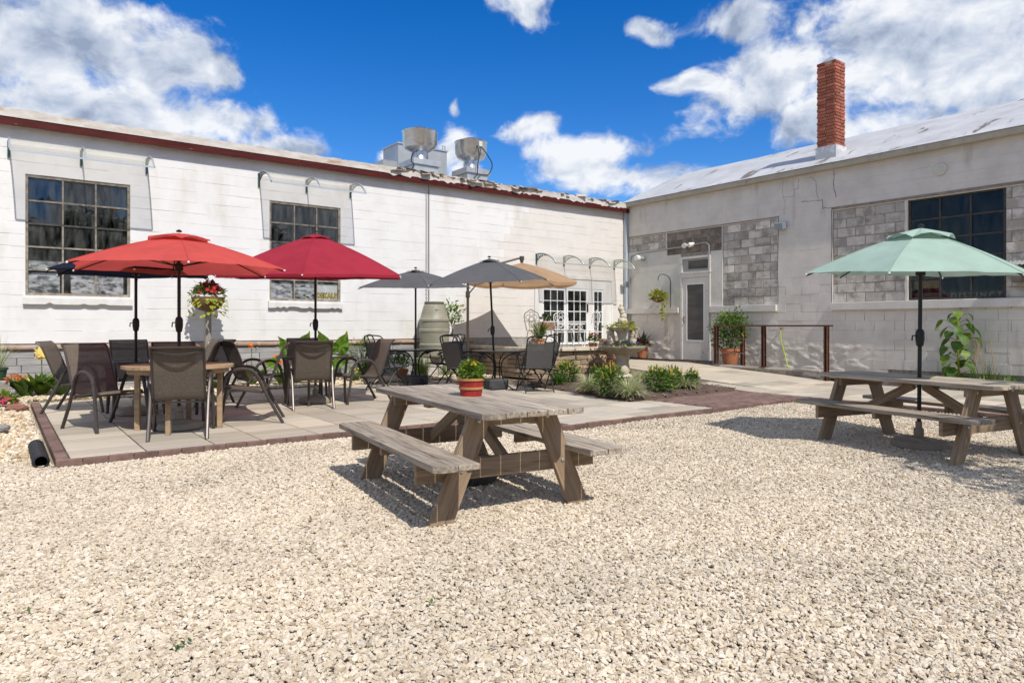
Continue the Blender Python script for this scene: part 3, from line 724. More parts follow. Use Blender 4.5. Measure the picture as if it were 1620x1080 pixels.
# ---- awnings
poly_m = mat('polycarbonate', (.78, .77, .70), rough=.25, transp=.79, transl=.75, spec=.6)
teal = mat('bracket_teal', (.035, .085, .085), (.05, .11, .11), scale=5, rough=.5)
alum = mat('aluminium_edge', (.62, .66, .68), rough=.35, metal=.6)
def awning(x0, x1, zt, nbk, label):
    a = empty('door_awning' if nbk > 3 else 'window_awning', (x0, -.0, zt), label=label, cat='awning')
    prof = [(-.02, 0), (-.16, .012), (-.32, -.005), (-.48, -.05), (-.62, -.12), (-.73, -.2), (-.80, -.28)]
    n = nbk - 1; L_ = x1 - x0; P_ = arc([(0, y, z) for y, z in prof], 3)
    for i in range(n):
        xa = L_ * i / n + .012; xb = L_ * (i + 1) / n - .012; q = MB(); vs = []; fs = []
        for p in P_: vs += [(xa, p.y, p.z), (xb, p.y, p.z), (xa, p.y, p.z - .004), (xb, p.y, p.z - .004)]
        for k in range(len(P_) - 1):
            b = k * 4; fs += [(b, b + 1, b + 5, b + 4), (b + 2, b + 6, b + 7, b + 3)]
        q.add(vs, fs).build('panel', poly_m, a, smooth=True)
    e_ = MB(); e_.b2(0, L_, -.812, -.80, -.30, -.275); e_.build('front_edge', alum, a)
    for i in range(nbk):
        x = L_ * i / n; q = MB()
        q.b2(x - .018, x + .018, -.03, -.001, -.26, .015)
        q.tube([(x, p.y, p.z - .012) for p in P_], .012, 6)
        for k in range(5):
            y1 = -.10 - .09 * k; zz = [p for p in P_ if p.y <= y1][0].z
            q.tube(arc([(x, -.03, -.225 + .045 * k), (x, y1 * .55, -.17 + .03 * k), (x, y1, zz - .02)], 3), .008, 5)
        b = q.build('bracket', teal, a, smooth=True)
        al = MB(); al.tube([(x, p.y, p.z + .008) for p in P_], .013, 6); al.build('glazing_bar', alum, b, smooth=True)
    return a
awning(-14.59, -12.56, 4.25, 3, 'clear curved awning over the large window at the far left')
awning(-10.55, -8.60, 4.26, 3, 'clear curved awning over the window behind the crimson umbrella')
awning(-3.39, -.49, 3.10, 4, 'long clear awning on green brackets above the sliding patio door')

# ---- exhaust fans and air handler on the roof
galv = mat('galvanised', (.44, .46, .47), (.56, .58, .58), scale=3, detail=6, stretch=(1, 1, .4), rough=.42, metal=.55, c3=(.36, .34, .30), c3scale=3, c3ramp=(.6, .75))
spun = mat('spun_aluminium', (.50, .50, .49), (.60, .60, .59), scale=3, stretch=(1, 1, 3), rough=.26, metal=.92, c3=(.40, .33, .24), c3scale=2, c3ramp=(.62, .75), c3stretch=(.6, .6, 4))
cable = mat('black_cable', (.02, .02, .02), rough=.5)
def fan(x, y, zt, label, s=1.0, boxy=False):
    a = empty('exhaust_fan', (x, y, 4.78), label=label, cat='fan', group='exhaust fans on the white roof'); h = zt - 4.78
    b = MB().bev((.70 * s, .70 * s, .50), .01, (0, 0, .25)); b.build('curb', galv, a)
    b = MB().bev((.80 * s, .80 * s, .15), .012, (0, 0, .575)); b.build('base_skirt', galv, a)
    z = h - .62
    q = MB().lathe([(.27 * s, .65), (.22 * s, .72), (.21 * s, z + .04), (.27 * s, z + .07), (.39 * s, z + .13), (.445 * s, z + .24), (.455 * s, z + .52), (.47 * s, z + .55), (.44 * s, z + .55), (.42 * s, z + .3), (.3 * s, z + .28)], 40); q.build('wind_band', spun, a, smooth=True, ang=35)
    q = MB().lathe([(.30 * s, z + .4), (.30 * s, z + .60), (.27 * s, z + .62), (.001, z + .63)], 28); q.build('motor_cover', mat('dark_cover', (.05, .05, .05), rough=.5), a, smooth=True)
    if boxy:
        q = MB().bev((.11, .05, .14), .008, (.0, -.47 * s, z + .42)); q.build('switch_box', mat('switch_grey', (.6, .6, .58), rough=.5), a)
        for (dx, sw) in ((.02, .32), (-.1, -.02)):
            MB().tube(arc([(dx, -.47 * s, z + .36), (dx + sw * .5, -.56, z + .1), (dx + sw, -.52, .75), (dx + sw * .7, -.48, .5), (dx, -.46, .45), (dx - .1, -.42, .35)], 5), .014, 6).build('cable', cable, a, smooth=True)
    else:
        MB().tube(arc([(-.3, -.43, .82), (-.44, -.44, .74), (-.48, -.42, .55), (-.42, -.42, .45), (-.46, -.4, .3)], 5), .015, 6).build('cable', cable, a, smooth=True)
    return a
fan(-6.03, 1.5, 6.27, 'left upblast exhaust fan beside the grey air unit on the roof')
fan(-4.45, 1.5, 6.26, 'right upblast exhaust fan with looping cables on the roof', .96, True)
u = empty('air_unit', (-5.55, 3.0, 4.85), label='long grey sheet metal air unit behind the left exhaust fan', cat='air unit')
MB().b2(-.55, .98, -.45, .45, .05, 1.28).build('housing', galv, u); 
q = MB().b2(-.98, -.55, -.4, .4, .05, .80).build('intake_hood', galv, u)
MB().b2(-.58, 1.01, -.48, .48, 1.28, 1.32).build('lid', galv, u)
MB().tube([(.95, -.4, 1.32), (.95, -.4, 1.45), (.87, -.4, 1.45), (.87, -.4, 1.32)], .02, 6).build('lifting_lug', galv, u)

# ---- rain chain
q = MB(); z = 4.50; k = 0
while z > 1.80:
    pts = [(.018 * math.cos(t) * (1 if k % 2 else 0), .018 * math.cos(t) * (0 if k % 2 else 1), z - .026 + .03 * math.sin(t)) for t in [i * math.pi / 4 for i in range(8)]]
    q.tube(pts, .0065, 4, closed=True); z -= .046; k += 1
tag(q.build('rain_chain', mat('chain_metal', (.14, .11, .09), rough=.5, metal=.7), None, (-6.72, -.14, 0)), 'metal rain chain hanging from the white roof edge above the barrel', 'chain')
MB_ = MB().bev((.035, .03, .05), .006); MB_.tube([(0, -.015, -.01), (0, -.05, -.03)], .012, 6)
tag(MB_.build('wall_hook', mat('hook_grey', (.1, .1, .1), rough=.5), None, (-11.12, -.015, 2.52)), 'small dark bracket on the white wall above the flower post', 'hook')

# ================================================================ GREY BUILDING (right)
gb = empty('grey_block_building', (0, -6, 0), label='weathered grey block building with brick chimney along the right', cat='building')
YR = -13.6
pg = mat('grey_paint', (.70, .65, .58), (.58, .535, .475), scale=1.8, detail=8, rough=.7, bump=.45, bscale=40, world=True, ramp=(.4, .72), c3=(.42, .36, .29), c3scale=2.2, c3ramp=(.60, .78), c3stretch=(1, 1, .22), bdist=.008)
pg2 = mat('grey_green_paint', (.63, .61, .55), (.54, .52, .47), scale=2.2, detail=8, rough=.65, bump=.3, bscale=40, world=True, ramp=(.45, .7), c3=(.38, .36, .33), c3scale=2.4, c3ramp=(.66, .78))
ex = [mat('bare_block_%d' % i, a, b, scale=9, detail=8, rough=.95, bump=1, bscale=50, rnd=.24, c3=c, c3scale=3.5, c3ramp=(.47, .60), bdist=.012) for i, (a, b, c) in enumerate([
    ((.52, .475, .415), (.62, .575, .515), (.34, .30, .255)), ((.40, .36, .31), (.29, .26, .225), (.52, .48, .425)), ((.66, .615, .55), (.56, .52, .465), (.42, .375, .32)), ((.215, .175, .14), (.15, .12, .095), (.28, .24, .195))])]
mortar_g = mat('grey_mortar', (.24, .21, .175), (.40, .36, .31), scale=14, rough=.95, bump=.5, world=True)
RD = (-2.99, -2.03, .30, 3.06); RW = (-9.46, -7.78, 1.73, 3.77)
rg = random.Random(31); rb = []
for r_ in range(23):
    z0 = 1.73 - CH * 7 + CH * r_; z1 = z0 + CH
    if z0 > 4.62: break
    z1 = min(z1, 4.68); zc = (z0 + z1) / 2
    holes = [(h[0], h[1]) for h in (RD, RW) if h[2] < zc < h[3]]
    y = YR + (.2025 if r_ % 2 else 0) - .405
    while y < 0:
        for a, b in cut((max(y, YR), min(y + .405, 0)), holes): rb.append((a, b, z0, z1))
        y += .405
# split blocks at the borders of the bare patches
patches = [(-7.72, -6.22, 1.74, 3.77), (-13.4, -9.5, 1.74, 3.77), (-4.88, -3.35, 1.74, 3.72), (-3.33, -1.55, 3.08, 3.76), (-1.5, -.12, 3.30, 3.70)]
rb2 = []
for a, b, z0, z1 in rb:
    cs = sorted({a, b, *[c for p in patches for c in p[:2] if a + .04 < c < b - .04]})
    for p, q in zip(cs, cs[1:]): rb2.append((p, q, z0, z1))
def surface(a, b, z0, z1):
    y = (a + b) / 2; z = (z0 + z1) / 2
    for i, p in enumerate(patches):
        if p[0] < y < p[1] and p[2] < z < p[3]:
            if i == 0: return ('e', rg.choice((0, 0, 2, 0, 1)))
            if i == 1: return ('e', rg.choice((2, 2, 2, 0)))
            if i == 2: return ('e', rg.choice((0, 2, 0, 2, 1))) 
            if i == 3: return ('e', 3)
            return ('e', rg.choice((0, 0, 2, 1)))
    return ('p', 1 if (y > -4.9 and 1.7 < z < 3.78) else 0)
rows_ = []
for t in rb2:
    k, i = surface(*t); d = (Vector((0, (t[0] + t[1]) / 2, 0)) - CAM).length; rows_.append((t, k, i, d))
rows_.sort(key=lambda q: (0 if q[1] == 'e' and q[0][0] > -11 else 1, 0 if -10.6 < q[0][0] else 1, q[3]))
cache = {}; rest = {0: MB(), 1: MB()}
for n_, ((a, b, z0, z1), k, i, d) in enumerate(rows_):
    L_ = round(b - a, 3); H_ = round(z1 - z0, 3); low = z1 < 1.76 or (a < -4.9 and z1 < 2.4); x = rg.uniform(-.003, .003) if low else rg.uniform(-.0012, .0012); cj, ej = (rg.choice((.003, .005, .007)), rg.choice((.0, .004, .006))) if low else (rg.choice((.001, .002, .003)), 0)
    if k == 'e': x = rg.uniform(.018, .030)
    elif n_ % 7 == 0: x -= .0015
    lo = (a + b) / 2
    if n_ < 300 or k == 'e':
        key = (L_, H_, k, i, cj, ej)
        if key not in cache:
            q = MB()
            if k == 'e': q.bev((L_ - .014, .08, H_ - .014), .006, (0, .04, 0))
            else: q.add(*block_mb(L_, H_, cj, e_=ej))
            me = q.mesh('block'); me.materials.append(ex[i] if k == 'e' else (pg2 if i else pg)); cache[key] = me
        under(link('block', cache[key], None, (x, lo, (z0 + z1) / 2), (0, 0, R(-90))), gb)
    else:
        v, f = block_mb(L_, H_, cj, e_=ej); M = Matrix.Translation((x, lo, (z0 + z1) / 2)) @ Matrix.Rotation(R(-90), 4, 'Z')
        rest[i].add([M @ Vector(p) for p in v], f)
for i_, m_ in ((0, pg), (1, pg2)): tag(under(rest[i_].build('block_field', m_), gb), kind='stuff')
bk = MB(); wall_with_holes(bk, 'y', YR, .25, -.02, 4.66, [RD, RW], .034, .2)
under(bk.build('wall', mortar_g), gb)
sb = MB(); sb.b2(.234, 12, YR, YR + .2, 0, 4.9); sb.b2(.25, 12, -.02, .2, 0, 6.9) if False else None
under(sb.build('side_wall', pg), gb)
# raised dressings: ledges, lintels
led_m = mat('grey_ledge', (.70, .66, .60), (.60, .56, .51), scale=3, detail=7, rough=.7, bump=.3, bscale=30, world=True, c3=(.36, .33, .29), c3scale=3, c3ramp=(.66, .76))
for (a, b) in ((-1.98, -.12), (-4.88, -3.0), (-13.5, -6.2)): under(MB().b2(-.075, .02, a, b, 1.565, 1.715).build('ledge', led_m), gb)
lin_m = mat('rust_lintel', (.20, .15, .11), (.34, .28, .22), scale=6, detail=6, rough=.85, world=True, stretch=(1, 1, 5))
under(MB().b2(-.012, .03, -13.5, -6.2, 3.775, 3.83).build('lintel', lin_m), gb); under(MB().b2(-.010, .03, -4.92, -.1, 3.775, 3.80).build('lintel', lin_m), gb)
# flaking render low on the wall
rg = random.Random(8)
for (ya, yb, za, zb_) in ((-7.4, -3.05, .2, 1.02), (-1.95, -.2, .3, .95)):
    nx_, nz_ = int((yb - ya) / .025), int((zb_ - za) / .025); vs = []; fs = []
    for j in range(nz_ + 1):
        for i in range(nx_ + 1):
            y = ya + (yb - ya) * i / nx_; z = za + (zb_ - za) * j / nz_
            ed = min(i / nx_, 1 - i / nx_) * 5; ed = min(ed, (1 - j / nz_) * 3, 1)
            h = mnoise.fractal(Vector((y * 3.2, z * 5, 3)), 1.0, 2.0, 5) * .030 + mnoise.noise(Vector((y * 9, z * 14, 7))) * .007
            vs.append((-.004 - max(-.008, h) * ed + (1 - ed) * .008, y, z))
    for j in range(nz_):
        for i in range(nx_): k = j * (nx_ + 1) + i; fs.append((k, k + nx_ + 1, k + nx_ + 2, k + 1))
    under(MB().add(vs, fs).build('flaking_render', pg, smooth=True, ang=60), gb)
# cracks in the paint
crk = mat('crack_dark', (.06, .05, .045), rough=.95)
def crack(pts, wd=.005):
    q = MB()
    P_ = []
    for (a, b) in zip(pts, pts[1:]):
        for k in range(6):
            t = k / 6; P_.append((a[0] + (b[0] - a[0]) * t + rg.uniform(-.012, .012), a[1] + (b[1] - a[1]) * t + rg.uniform(-.012, .012)))
    P_.append(pts[-1])
    for (a, b) in zip(P_, P_[1:]):
        dx, dz = b[0] - a[0], b[1] - a[1]; l_ = math.hypot(dx, dz) or 1; nx, nz = -dz / l_ * wd * rg.uniform(.3, .7), dx / l_ * wd * rg.uniform(.3, .7)
        q.add([(-.0042, a[0] + nx, a[1] + nz), (-.0042, b[0] + nx, b[1] + nz), (-.0042, b[0] - nx, b[1] - nz), (-.0042, a[0] - nx, a[1] - nz)], [(0, 1, 2, 3)])
    under(q.build('crack', crk), gb)
crack([(-5.02, 4.62), (-5.02, 4.30), (-5.08, 4.1), (-5.05, 3.83)]); crack([(-5.08, 4.22), (-5.3, 4.22), (-5.3, 4.38), (-5.42, 4.38), (-5.42, 4.6)])
crack([(-5.7, 4.62), (-5.85, 4.45), (-5.85, 4.2), (-5.9, 4.06)]); crack([(-6.26, 4.64), (-6.24, 4.3), (-6.3, 4.05)], .009); crack([(-5.5, 4.05), (-6.0, 4.03), (-6.0, 3.84), (-6.2, 3.83)], .009)
crack([(-.75, 4.55), (-.78, 4.3), (-.82, 4.05)]); crack([(-4.9, 3.8), (-4.9, 1.75)], .012); crack([(-6.2, 3.78), (-6.2, 1.74)], .01)
# gutter and arched roof
gut = mat('gutter_beige', (.47, .41, .31), (.38, .33, .25), scale=5, rough=.55, world=True, c3=(.22, .17, .12), c3scale=3, c3ramp=(.66, .72))
seg = 2.4; y = YR
while y < -.05:
    b = min(y + seg, -.05); under(MB().b2(-.155, .0, y + .002, b - .032, 4.665, 4.775).build('gutter', gut), gb); under(MB().b2(-.16, -.0, b - .031, b + .001, 4.66, 4.78).build('gutter_joint', gut), gb); y += seg
roofp = arc([(-.17, 0, 4.79), (.25, 0, 4.93), (.96, 0, 5.27), (2.51, 0, 5.93), (4.23, 0, 6.46), (6.2, 0, 6.78), (8.5, 0, 6.82), (12, 0, 6.3)], 4)
vs = []; fs = []; ny = 26; rg = random.Random(3)
for j in range(ny + 1):
    y = YR - .1 + (0.35 - YR) * j / ny
    for k, p in enumerate(roofp): vs.append((p.x, y, p.z + (rg.uniform(-.012, .012) if 1 < k else 0)))
m = len(roofp)
for j in range(ny):
    for k in range(m - 1): a = j * m + k; fs.append((a, a + 1, a + m + 1, a + m))
roof_m = mat('white_membrane', (.53, .53, .53), (.42, .42, .425), scale=1.5, detail=7, rough=.6, bump=.5, bscale=6, world=True, c3=(.17, .145, .12), c3scale=2.6, c3ramp=(.60, .66), c3stretch=(.35, 1.2, .35), bdist=.03)
under(MB().add(vs, fs).build('roof', roof_m, smooth=True, ang=60), gb)
q = MB(); vs = [(p.x, .22, p.z) for p in roofp] + [(p.x, .22, 4.6) for p in roofp]; fs = [(k, k + 1, m + k + 1, m + k) for k in range(m - 1)]
under(MB().add(vs, fs).build('end_wall', pg), gb)
# brick chimney
ch = empty('chimney', (.80, -5.76, 5.03)); under(ch, gb)
bc = mat('chimney_brick', (.27, .075, .045), (.38, .13, .08), scale=6, rough=.85, bump=.4, bscale=80, rnd=.3, c3=(.20, .06, .04), c3scale=4, c3ramp=(.6, .75))
MB().b2(-.205, .205, -.205, .205, -.3, 2.30).build('core', mat('chimney_mortar', (.42, .33, .24), (.3, .23, .17), scale=12, rough=.95), ch)
bA = MB().bev((.2, .1, .062), .005).mesh('brick'); bA.materials.append(bc)
rg = random.Random(4); nr = 26
for r_ in range(nr):
    z = .34 + r_ * .0755 + .03
    for face in range(4):
        for i in range(2):
            o_ = -.115 + i * .21 + (.01 if r_ % 2 else 0); 
            if face in (0, 2): p = (o_ + (-.01 if r_ % 2 else .02), (-.18 if face == 0 else .18) + rg.uniform(-.004, .004), z); rz = 0
            else: p = ((-.18 if face == 1 else .18) + rg.uniform(-.004, .004), o_ + (.015 if r_ % 2 else -.0), z); rz = R(90)
            if rg.random() < (.02 if r_ < nr - 1 else .25): continue
            link('brick', bA, ch, p, (0, 0, rz + rg.uniform(-.02, .02)))
q = MB().b2(-.245, .245, -.245, .245, -.35, .34); q.build('flashing_collar', mat('lead_grey', (.42, .44, .46), (.5, .51, .52), scale=4, rough=.6, c3=(.65, .64, .62), c3scale=4, c3ramp=(.5, .6)), ch)
q = MB().add([(-.19, -.19, 2.30), (.19, -.19, 2.30), (.19, .19, 2.30), (-.19, .19, 2.30), (0, 0, 2.47)], [(0, 1, 4), (1, 2, 4), (2, 3, 4), (3, 0, 4)]); q.build('chimney_cap', galv, ch)

# ---- door with transom
door_m = mat('peeling_door', (.62, .585, .53), (.68, .65, .60), scale=4, detail=8, rough=.7, bump=.5, bscale=35, c3=(.20, .18, .15), c3scale=9, c3ramp=(.66, .69))
dr = empty('entrance_door', (0, -2.51, .31)); under(dr, gb)
f = MB(); f.b2(-.03, .06, .42, .48, 0, 2.75); f.b2(-.03, .06, -.48, -.42, 0, 2.75); f.b2(-.028, .06, -.42, .42, 2.19, 2.34); f.b2(-.03, .06, -.42, .42, 2.69, 2.75); f.b2(-.05, .0, -.5, .5, 2.30, 2.335)
f.build('frame', door_m, dr)
f = MB(); f.b2(-.01, .03, -.42, -.28, 0.005, 2.185); f.b2(-.01, .03, .28, .42, .005, 2.185); f.b2(-.009, .03, -.28, .28, .005, .53); f.b2(-.009, .03, -.28, .28, 2.01, 2.185)
lf = f.build('door_leaf', door_m, dr)
MB().b2(.008, .014, -.28, .28, .53, 2.01).build('screen', mat('door_screen', (.075, .07, .065), (.11, .10, .095), scale=3, detail=3, stretch=(1, .5, 3), rough=.55), lf)
q = MB().b2(-.016, -.004, -.295, -.265, .5, 2.03); q.b2(-.016, -.004, .265, .295, .5, 2.03); q.b2(-.015, -.004, -.265, .265, .5, .53); q.b2(-.015, -.004, -.265, .265, 2.0, 2.03); q.build('screen_trim', vinyl, lf)
MB().tube(arc([(-.01, .36, .98), (-.05, .36, 1.02), (-.05, .36, 1.12), (-.01, .36, 1.16)], 4), .012, 6).build('handle', mat('rust_red', (.16, .05, .03), rough=.7), lf)
q = MB().b2(0, .01, -.42, .42, 2.34, 2.69); q.build('transom_panel', mat('transom_wood', (.34, .34, .32), rough=.7), dr)
MB().bev((.02, .62, .22), .06, (-.008, -.08, 2.52)).build('transom_pane', mat('dark_glass', (.02, .022, .024), rough=.08, spec=.7), dr)

# ---- big steel window
dfr = mat('dark_frame', (.035, .03, .026), (.07, .06, .05), scale=9, rough=.7)
rwn = steel_window('window', 0, 1.68, 0, 2.04, 5, 3, gb, R(-90), (.055, RW[1], RW[2]), fm_=dfr, thick=.035, gl=glass_mat('grimy_glass', .02, (.7, .72, .72), .07, .022), sd=11)
pl = tag(MB().bev((.012, .46, .16), .002).build('plywood_panel', mat('plywood', (.55, .32, .12), (.45, .25, .09), scale=3, stretch=(1, 8, 1), rough=.7), None, (.14, -8.08, 2.04)), 'orange plywood board behind the dark window over the green umbrella', 'board')
sg = empty('letter_board', (.12, -8.95, 1.80), label='brown board reading DISTINCT in the bottom of the dark window', cat='sign')
MB().bev((.012, .92, .17), .002).build('board', mat('brown_board', (.13, .065, .04), (.18, .10, .06), scale=4, stretch=(1, 1, 6), rough=.8), sg)
me = text_mesh('DISTINCT', .135, .001, .002, space=1.55); me.materials.append(mat('letter_cream', (.62, .55, .42), rough=.7)); link('lettering', me, sg, (-.009, .0, -.045), (R(90), 0, R(-90)))
sg = tag(MB().bev((.012, .5, .15), .002).build('pale_board', mat('tan_board', (.34, .27, .18), (.22, .15, .10), scale=8, stretch=(1, 3, 6), rough=.8), None, (.15, -8.1, 1.80)), 'tan wooden board in the lower left corner of the dark window', 'board')
tag(MB().add([(.2, -8.25, 1.98), (.2, -8.62, 1.74), (.2, -8.52, 1.74), (.2, -8.15, 1.98), (.215, -8.25, 1.98), (.215, -8.62, 1.74), (.215, -8.52, 1.74), (.215, -8.15, 1.98)], [(0, 1, 2, 3), (7, 6, 5, 4), (0, 4, 5, 1), (2, 6, 7, 3), (1, 5, 6, 2), (0, 3, 7, 4)]).build('pink_banner', mat('pink_cloth', (.38, .06, .09), rough=.8), None), 'pink strip slanting behind the boards in the dark window', 'banner')

# ---- fittings on the grey wall
zinc = mat('zinc_grey', (.38, .39, .39), (.48, .49, .49), scale=5, rough=.45, metal=.5)
whitep = mat('white_plastic', (.72, .71, .68), rough=.5)
q = empty('wall_vent', (-.004, -8.38, 4.28), label='round cream vent cover high on the grey wall above the window', cat='vent')
MB().lathe([(.125, 0), (.125, .02), (.11, .028), (.10, .022), (.07, .026), (.06, .034), (.03, .03), (.02, .04), (.001, .04)], 28).build('cover', mat('cream_plastic', (.60, .58, .50), rough=.55), q, rot=(0, R(-90), 0), smooth=True, ang=25)
q = empty('wall_light', (0, -5.02, 3.56), label='square metal wall lamp on the pier left of the bare blocks', cat='lamp')
MB().bev((.05, .16, .16), .01, (-.03, 0, 0)).build('back_box', zinc, q)
MB().add([(-.05, -.12, .09), (-.05, .12, .09), (-.05, .12, -.07), (-.05, -.12, -.07), (-.2, -.10, .04), (-.2, .10, .04), (-.16, .10, -.10), (-.16, -.10, -.10)], [(4, 7, 6, 5), (0, 4, 5, 1), (2, 6, 7, 3), (1, 5, 6, 2), (0, 3, 7, 4), (0, 1, 2, 3)]).build('lamp_hood', mat('blue_grey_metal', (.30, .36, .42), rough=.35, metal=.5), q)
q = empty('flood_light', (0, -2.42, 3.36), label='twin white floodlight with round heads above the grey door', cat='lamp')
MB().lathe([(.055, 0), (.055, .04), (.02, .05)], 16).build('mount', whitep, q, rot=(0, R(-90), 0), smooth=True)
for s_ in (-1, 1):
    MB().tube([(-.04, .03 * s_, 0), (-.12, .12 * s_, .0)], .018, 8).build('arm', whitep, q)
    hd = MB().lathe([(.03, -.03), (.06, .06), (.065, .12), (.055, .12)], 16).build('lamp_head', whitep, q, (-.13, .13 * s_ + .02, .01), (R(0), R(-110), R(25 * s_)), smooth=True)
q = empty('vent_pipe', (0, -.69, 3.13), label='stubby white pipe sticking out of the grey wall beside the patio door', cat='pipe')
MB().lathe([(.07, 0), (.07, .05), (.055, .055), (.055, .22)], 20).build('pipe', zinc, q, rot=(0, R(-90), 0), smooth=True)
MB().lathe([(.001, .2), (.085, .2), (.09, .27), (.075, .31), (.001, .31)], 20).build('pipe_cap', whitep, q, rot=(0, R(-90), 0), smooth=True)
q = MB().tube(arc([(-.03, -2.5, 3.36), (-.03, -2.85, 3.38), (-.03, -2.96, 3.3)], 4) + [(-.03, -2.97, 2.9), (-.03, -2.97, .6)], .014, 6); q.tube([(-.028, -2.3, 3.34), (-.028, -.6, 3.30), (-.03, -.25, 3.24), (-.03, -.2, 3.1), (-.03, -.2, 1.2)], .016, 6)
tag(q.build('conduit', mat('conduit_grey', (.30, .30, .29), rough=.6), None, smooth=True), 'thin grey conduit running along the grey wall to the floodlight', 'conduit')
q = MB().b2(-.11, -.02, -.11, -.03, .5, 4.55); tag(q.build('shade_strip', mat('corner_shade_blue', (.38, .43, .48), (.46, .50, .54), scale=3, rough=.5)), 'pale blue grey strip painted as the shadowed sliver in the corner between the buildings', 'shade_strip')  # strip in shade colour, stands for the darker wall end at the corner
q = empty('meter_box', (0, -9.80, 2.2), label='small open box with corrugated lid at the right edge of the window', cat='box')
MB().b2(-.14, 0, -.2, .2, -.2, .12).build('box', mat('box_rust', (.22, .2, .17), (.12, .09, .06), scale=6, rough=.8), q)
f = MB(); n = 15
for i in range(n): f.add([(-.24, -.26 + .52 * i / n, .10 + .012 * (i % 2)), (-.24, -.26 + .52 * (i + 1) / n, .10 + .012 * ((i + 1) % 2)), (.0, -.26 + .52 * (i + 1) / n, .19 + .012 * ((i + 1) % 2)), (0, -.26 + .52 * i / n, .19 + .012 * (i % 2))], [(0, 1, 2, 3)])
f.build('lid', galv, q)

# ================================================================ TERRACE, KERB, RAIL
ter = empty('raised_terrace', kind='structure'); tag(ter, 'raised stone terrace in front of the sliding door')
TP = [(-5.4, -.01), (-5.4, -2.1), (-5.36, -2.4), (-5.22, -2.65), (-5.0, -2.82), (-4.7, -2.9), (-3.3, -2.9), (-1.0, -.7), (-.4, -.3), (-.4, -.01)]
def inset(P_, d):
    c_ = Vector((-3.4, -1.0)); return [tuple(c_ + (Vector(p) - c_) * (1 - d / (Vector(p) - c_).length)) if p[1] < -.05 else (p[0] + d * (1 if p[0] < -3 else -1), p[1]) for p in P_]
MB().prism(inset(TP, .18), 0, .66).build('terrace_floor', mat('terrace_slab', (.35, .31, .26), (.43, .38, .31), scale=3, rough=.9, world=True), ter)
stn = mat('ledge_stone', (.36, .26, .165), (.48, .37, .25), scale=5, detail=8, rough=.95, bump=1, bscale=14, rnd=.28, c3=(.27, .20, .145), c3scale=4, c3ramp=(.5, .7), bdist=.03)
capst = mat('cap_stone', (.50, .43, .31), (.60, .53, .40), scale=5, detail=8, rough=.9, bump=.8, bscale=20, rnd=.1, c3=(.36, .30, .22), c3scale=7, c3ramp=(.6, .7), bdist=.02)
rg = random.Random(12)
def along(P_, s0):
    acc = 0
    for a, b in zip(P_, P_[1:]):
        d = math.dist(a, b)
        if acc + d >= s0: t = (s0 - acc) / d; return (a[0] + (b[0] - a[0]) * t, a[1] + (b[1] - a[1]) * t), math.atan2(b[1] - a[1], b[0] - a[0])
        acc += d
    return P_[-1], 0
path = TP[:9]; tot = sum(math.dist(a, b) for a, b in zip(path, path[1:]))
heights = [.11, .10, .09, .11, .10, .10]; z = .06
for r_, h_ in enumerate(heights):
    s_ = -rg.uniform(0, .2)
    while s_ < tot - .05:
        ln = rg.uniform(.22, .48); a = max(0, s_); b = min(s_ + ln, tot)
        (pa, _), (pb_, _) = along(path, a), along(path, b); L_ = math.dist(pa, pb_)
        if L_ > .06:
            ang = math.atan2(pb_[1] - pa[1], pb_[0] - pa[0])
            q = MB().bev((L_ - .006, .18 + rg.uniform(0, .03), h_ - .008), .012); q.v = [(p[0] + rg.uniform(-.006, .006), p[1] + rg.uniform(-.008, .008), p[2] + rg.uniform(-.004, .004)) for p in q.v]
            q.build('stone', stn, ter, ((pa[0] + pb_[0]) / 2, (pa[1] + pb_[1]) / 2, z + h_ / 2), (0, 0, ang))
        s_ += ln
    z += h_
s_ = 0
while s_ < tot - .05:
    ln = min(rg.uniform(.5, .8), tot - s_)
    if path[0][1] - 0 and s_ < 2.1 < s_ + ln < 2.9: ln = 2.1 - s_ if 2.1 - s_ > .2 else .35
    if 2.0 < s_ < 3.1: ln = .28
    (pa, _), (pb_, _) = along(path, s_), along(path, min(s_ + ln, tot)); L_ = math.dist(pa, pb_); ang = math.atan2(pb_[1] - pa[1], pb_[0] - pa[0])
    q = MB().bev((L_ + .02, .34, .075), .012); q.v = [(p[0], p[1] + rg.uniform(-.008, .008), p[2] + rg.uniform(-.003, .003)) for p in q.v]
    q.build('cap_stone', capst, ter, ((pa[0] + pb_[0]) / 2, (pa[1] + pb_[1]) / 2, .705 + rg.uniform(-.002, .002)), (0, 0, ang)); s_ += ln
# brick pillar
pil = empty('brick_pillar', (-3.55, -2.98, .08), label='short weathered red brick pillar behind the fountain bowl', cat='pillar')
MB().b2(-.215, .215, -.215, .215, 0, .84).build('core', mortar_g, pil)
bp_m = mat('pillar_brick', (.36, .17, .11), (.45, .27, .19), scale=6, rough=.9, bump=.6, bscale=50, rnd=.28, c3=(.52, .42, .34), c3scale=5, c3ramp=(.55, .68))
bB = MB().bev((.21, .1, .066), .006).mesh('brick'); bB.materials.append(bp_m)
for r_ in range(11):
    for face in range(4):
        for i in range(2):
            o_ = -.125 + i * .22 + (.03 if r_ % 2 else 0)
            p = (o_, -.185 if face == 0 else .185, .04 + .077 * r_) if face in (0, 2) else (-.185 if face == 1 else .185, o_, .04 + .077 * r_)
            link('brick', bB, pil, p, (0, 0, 0 if face in (0, 2) else R(90)))
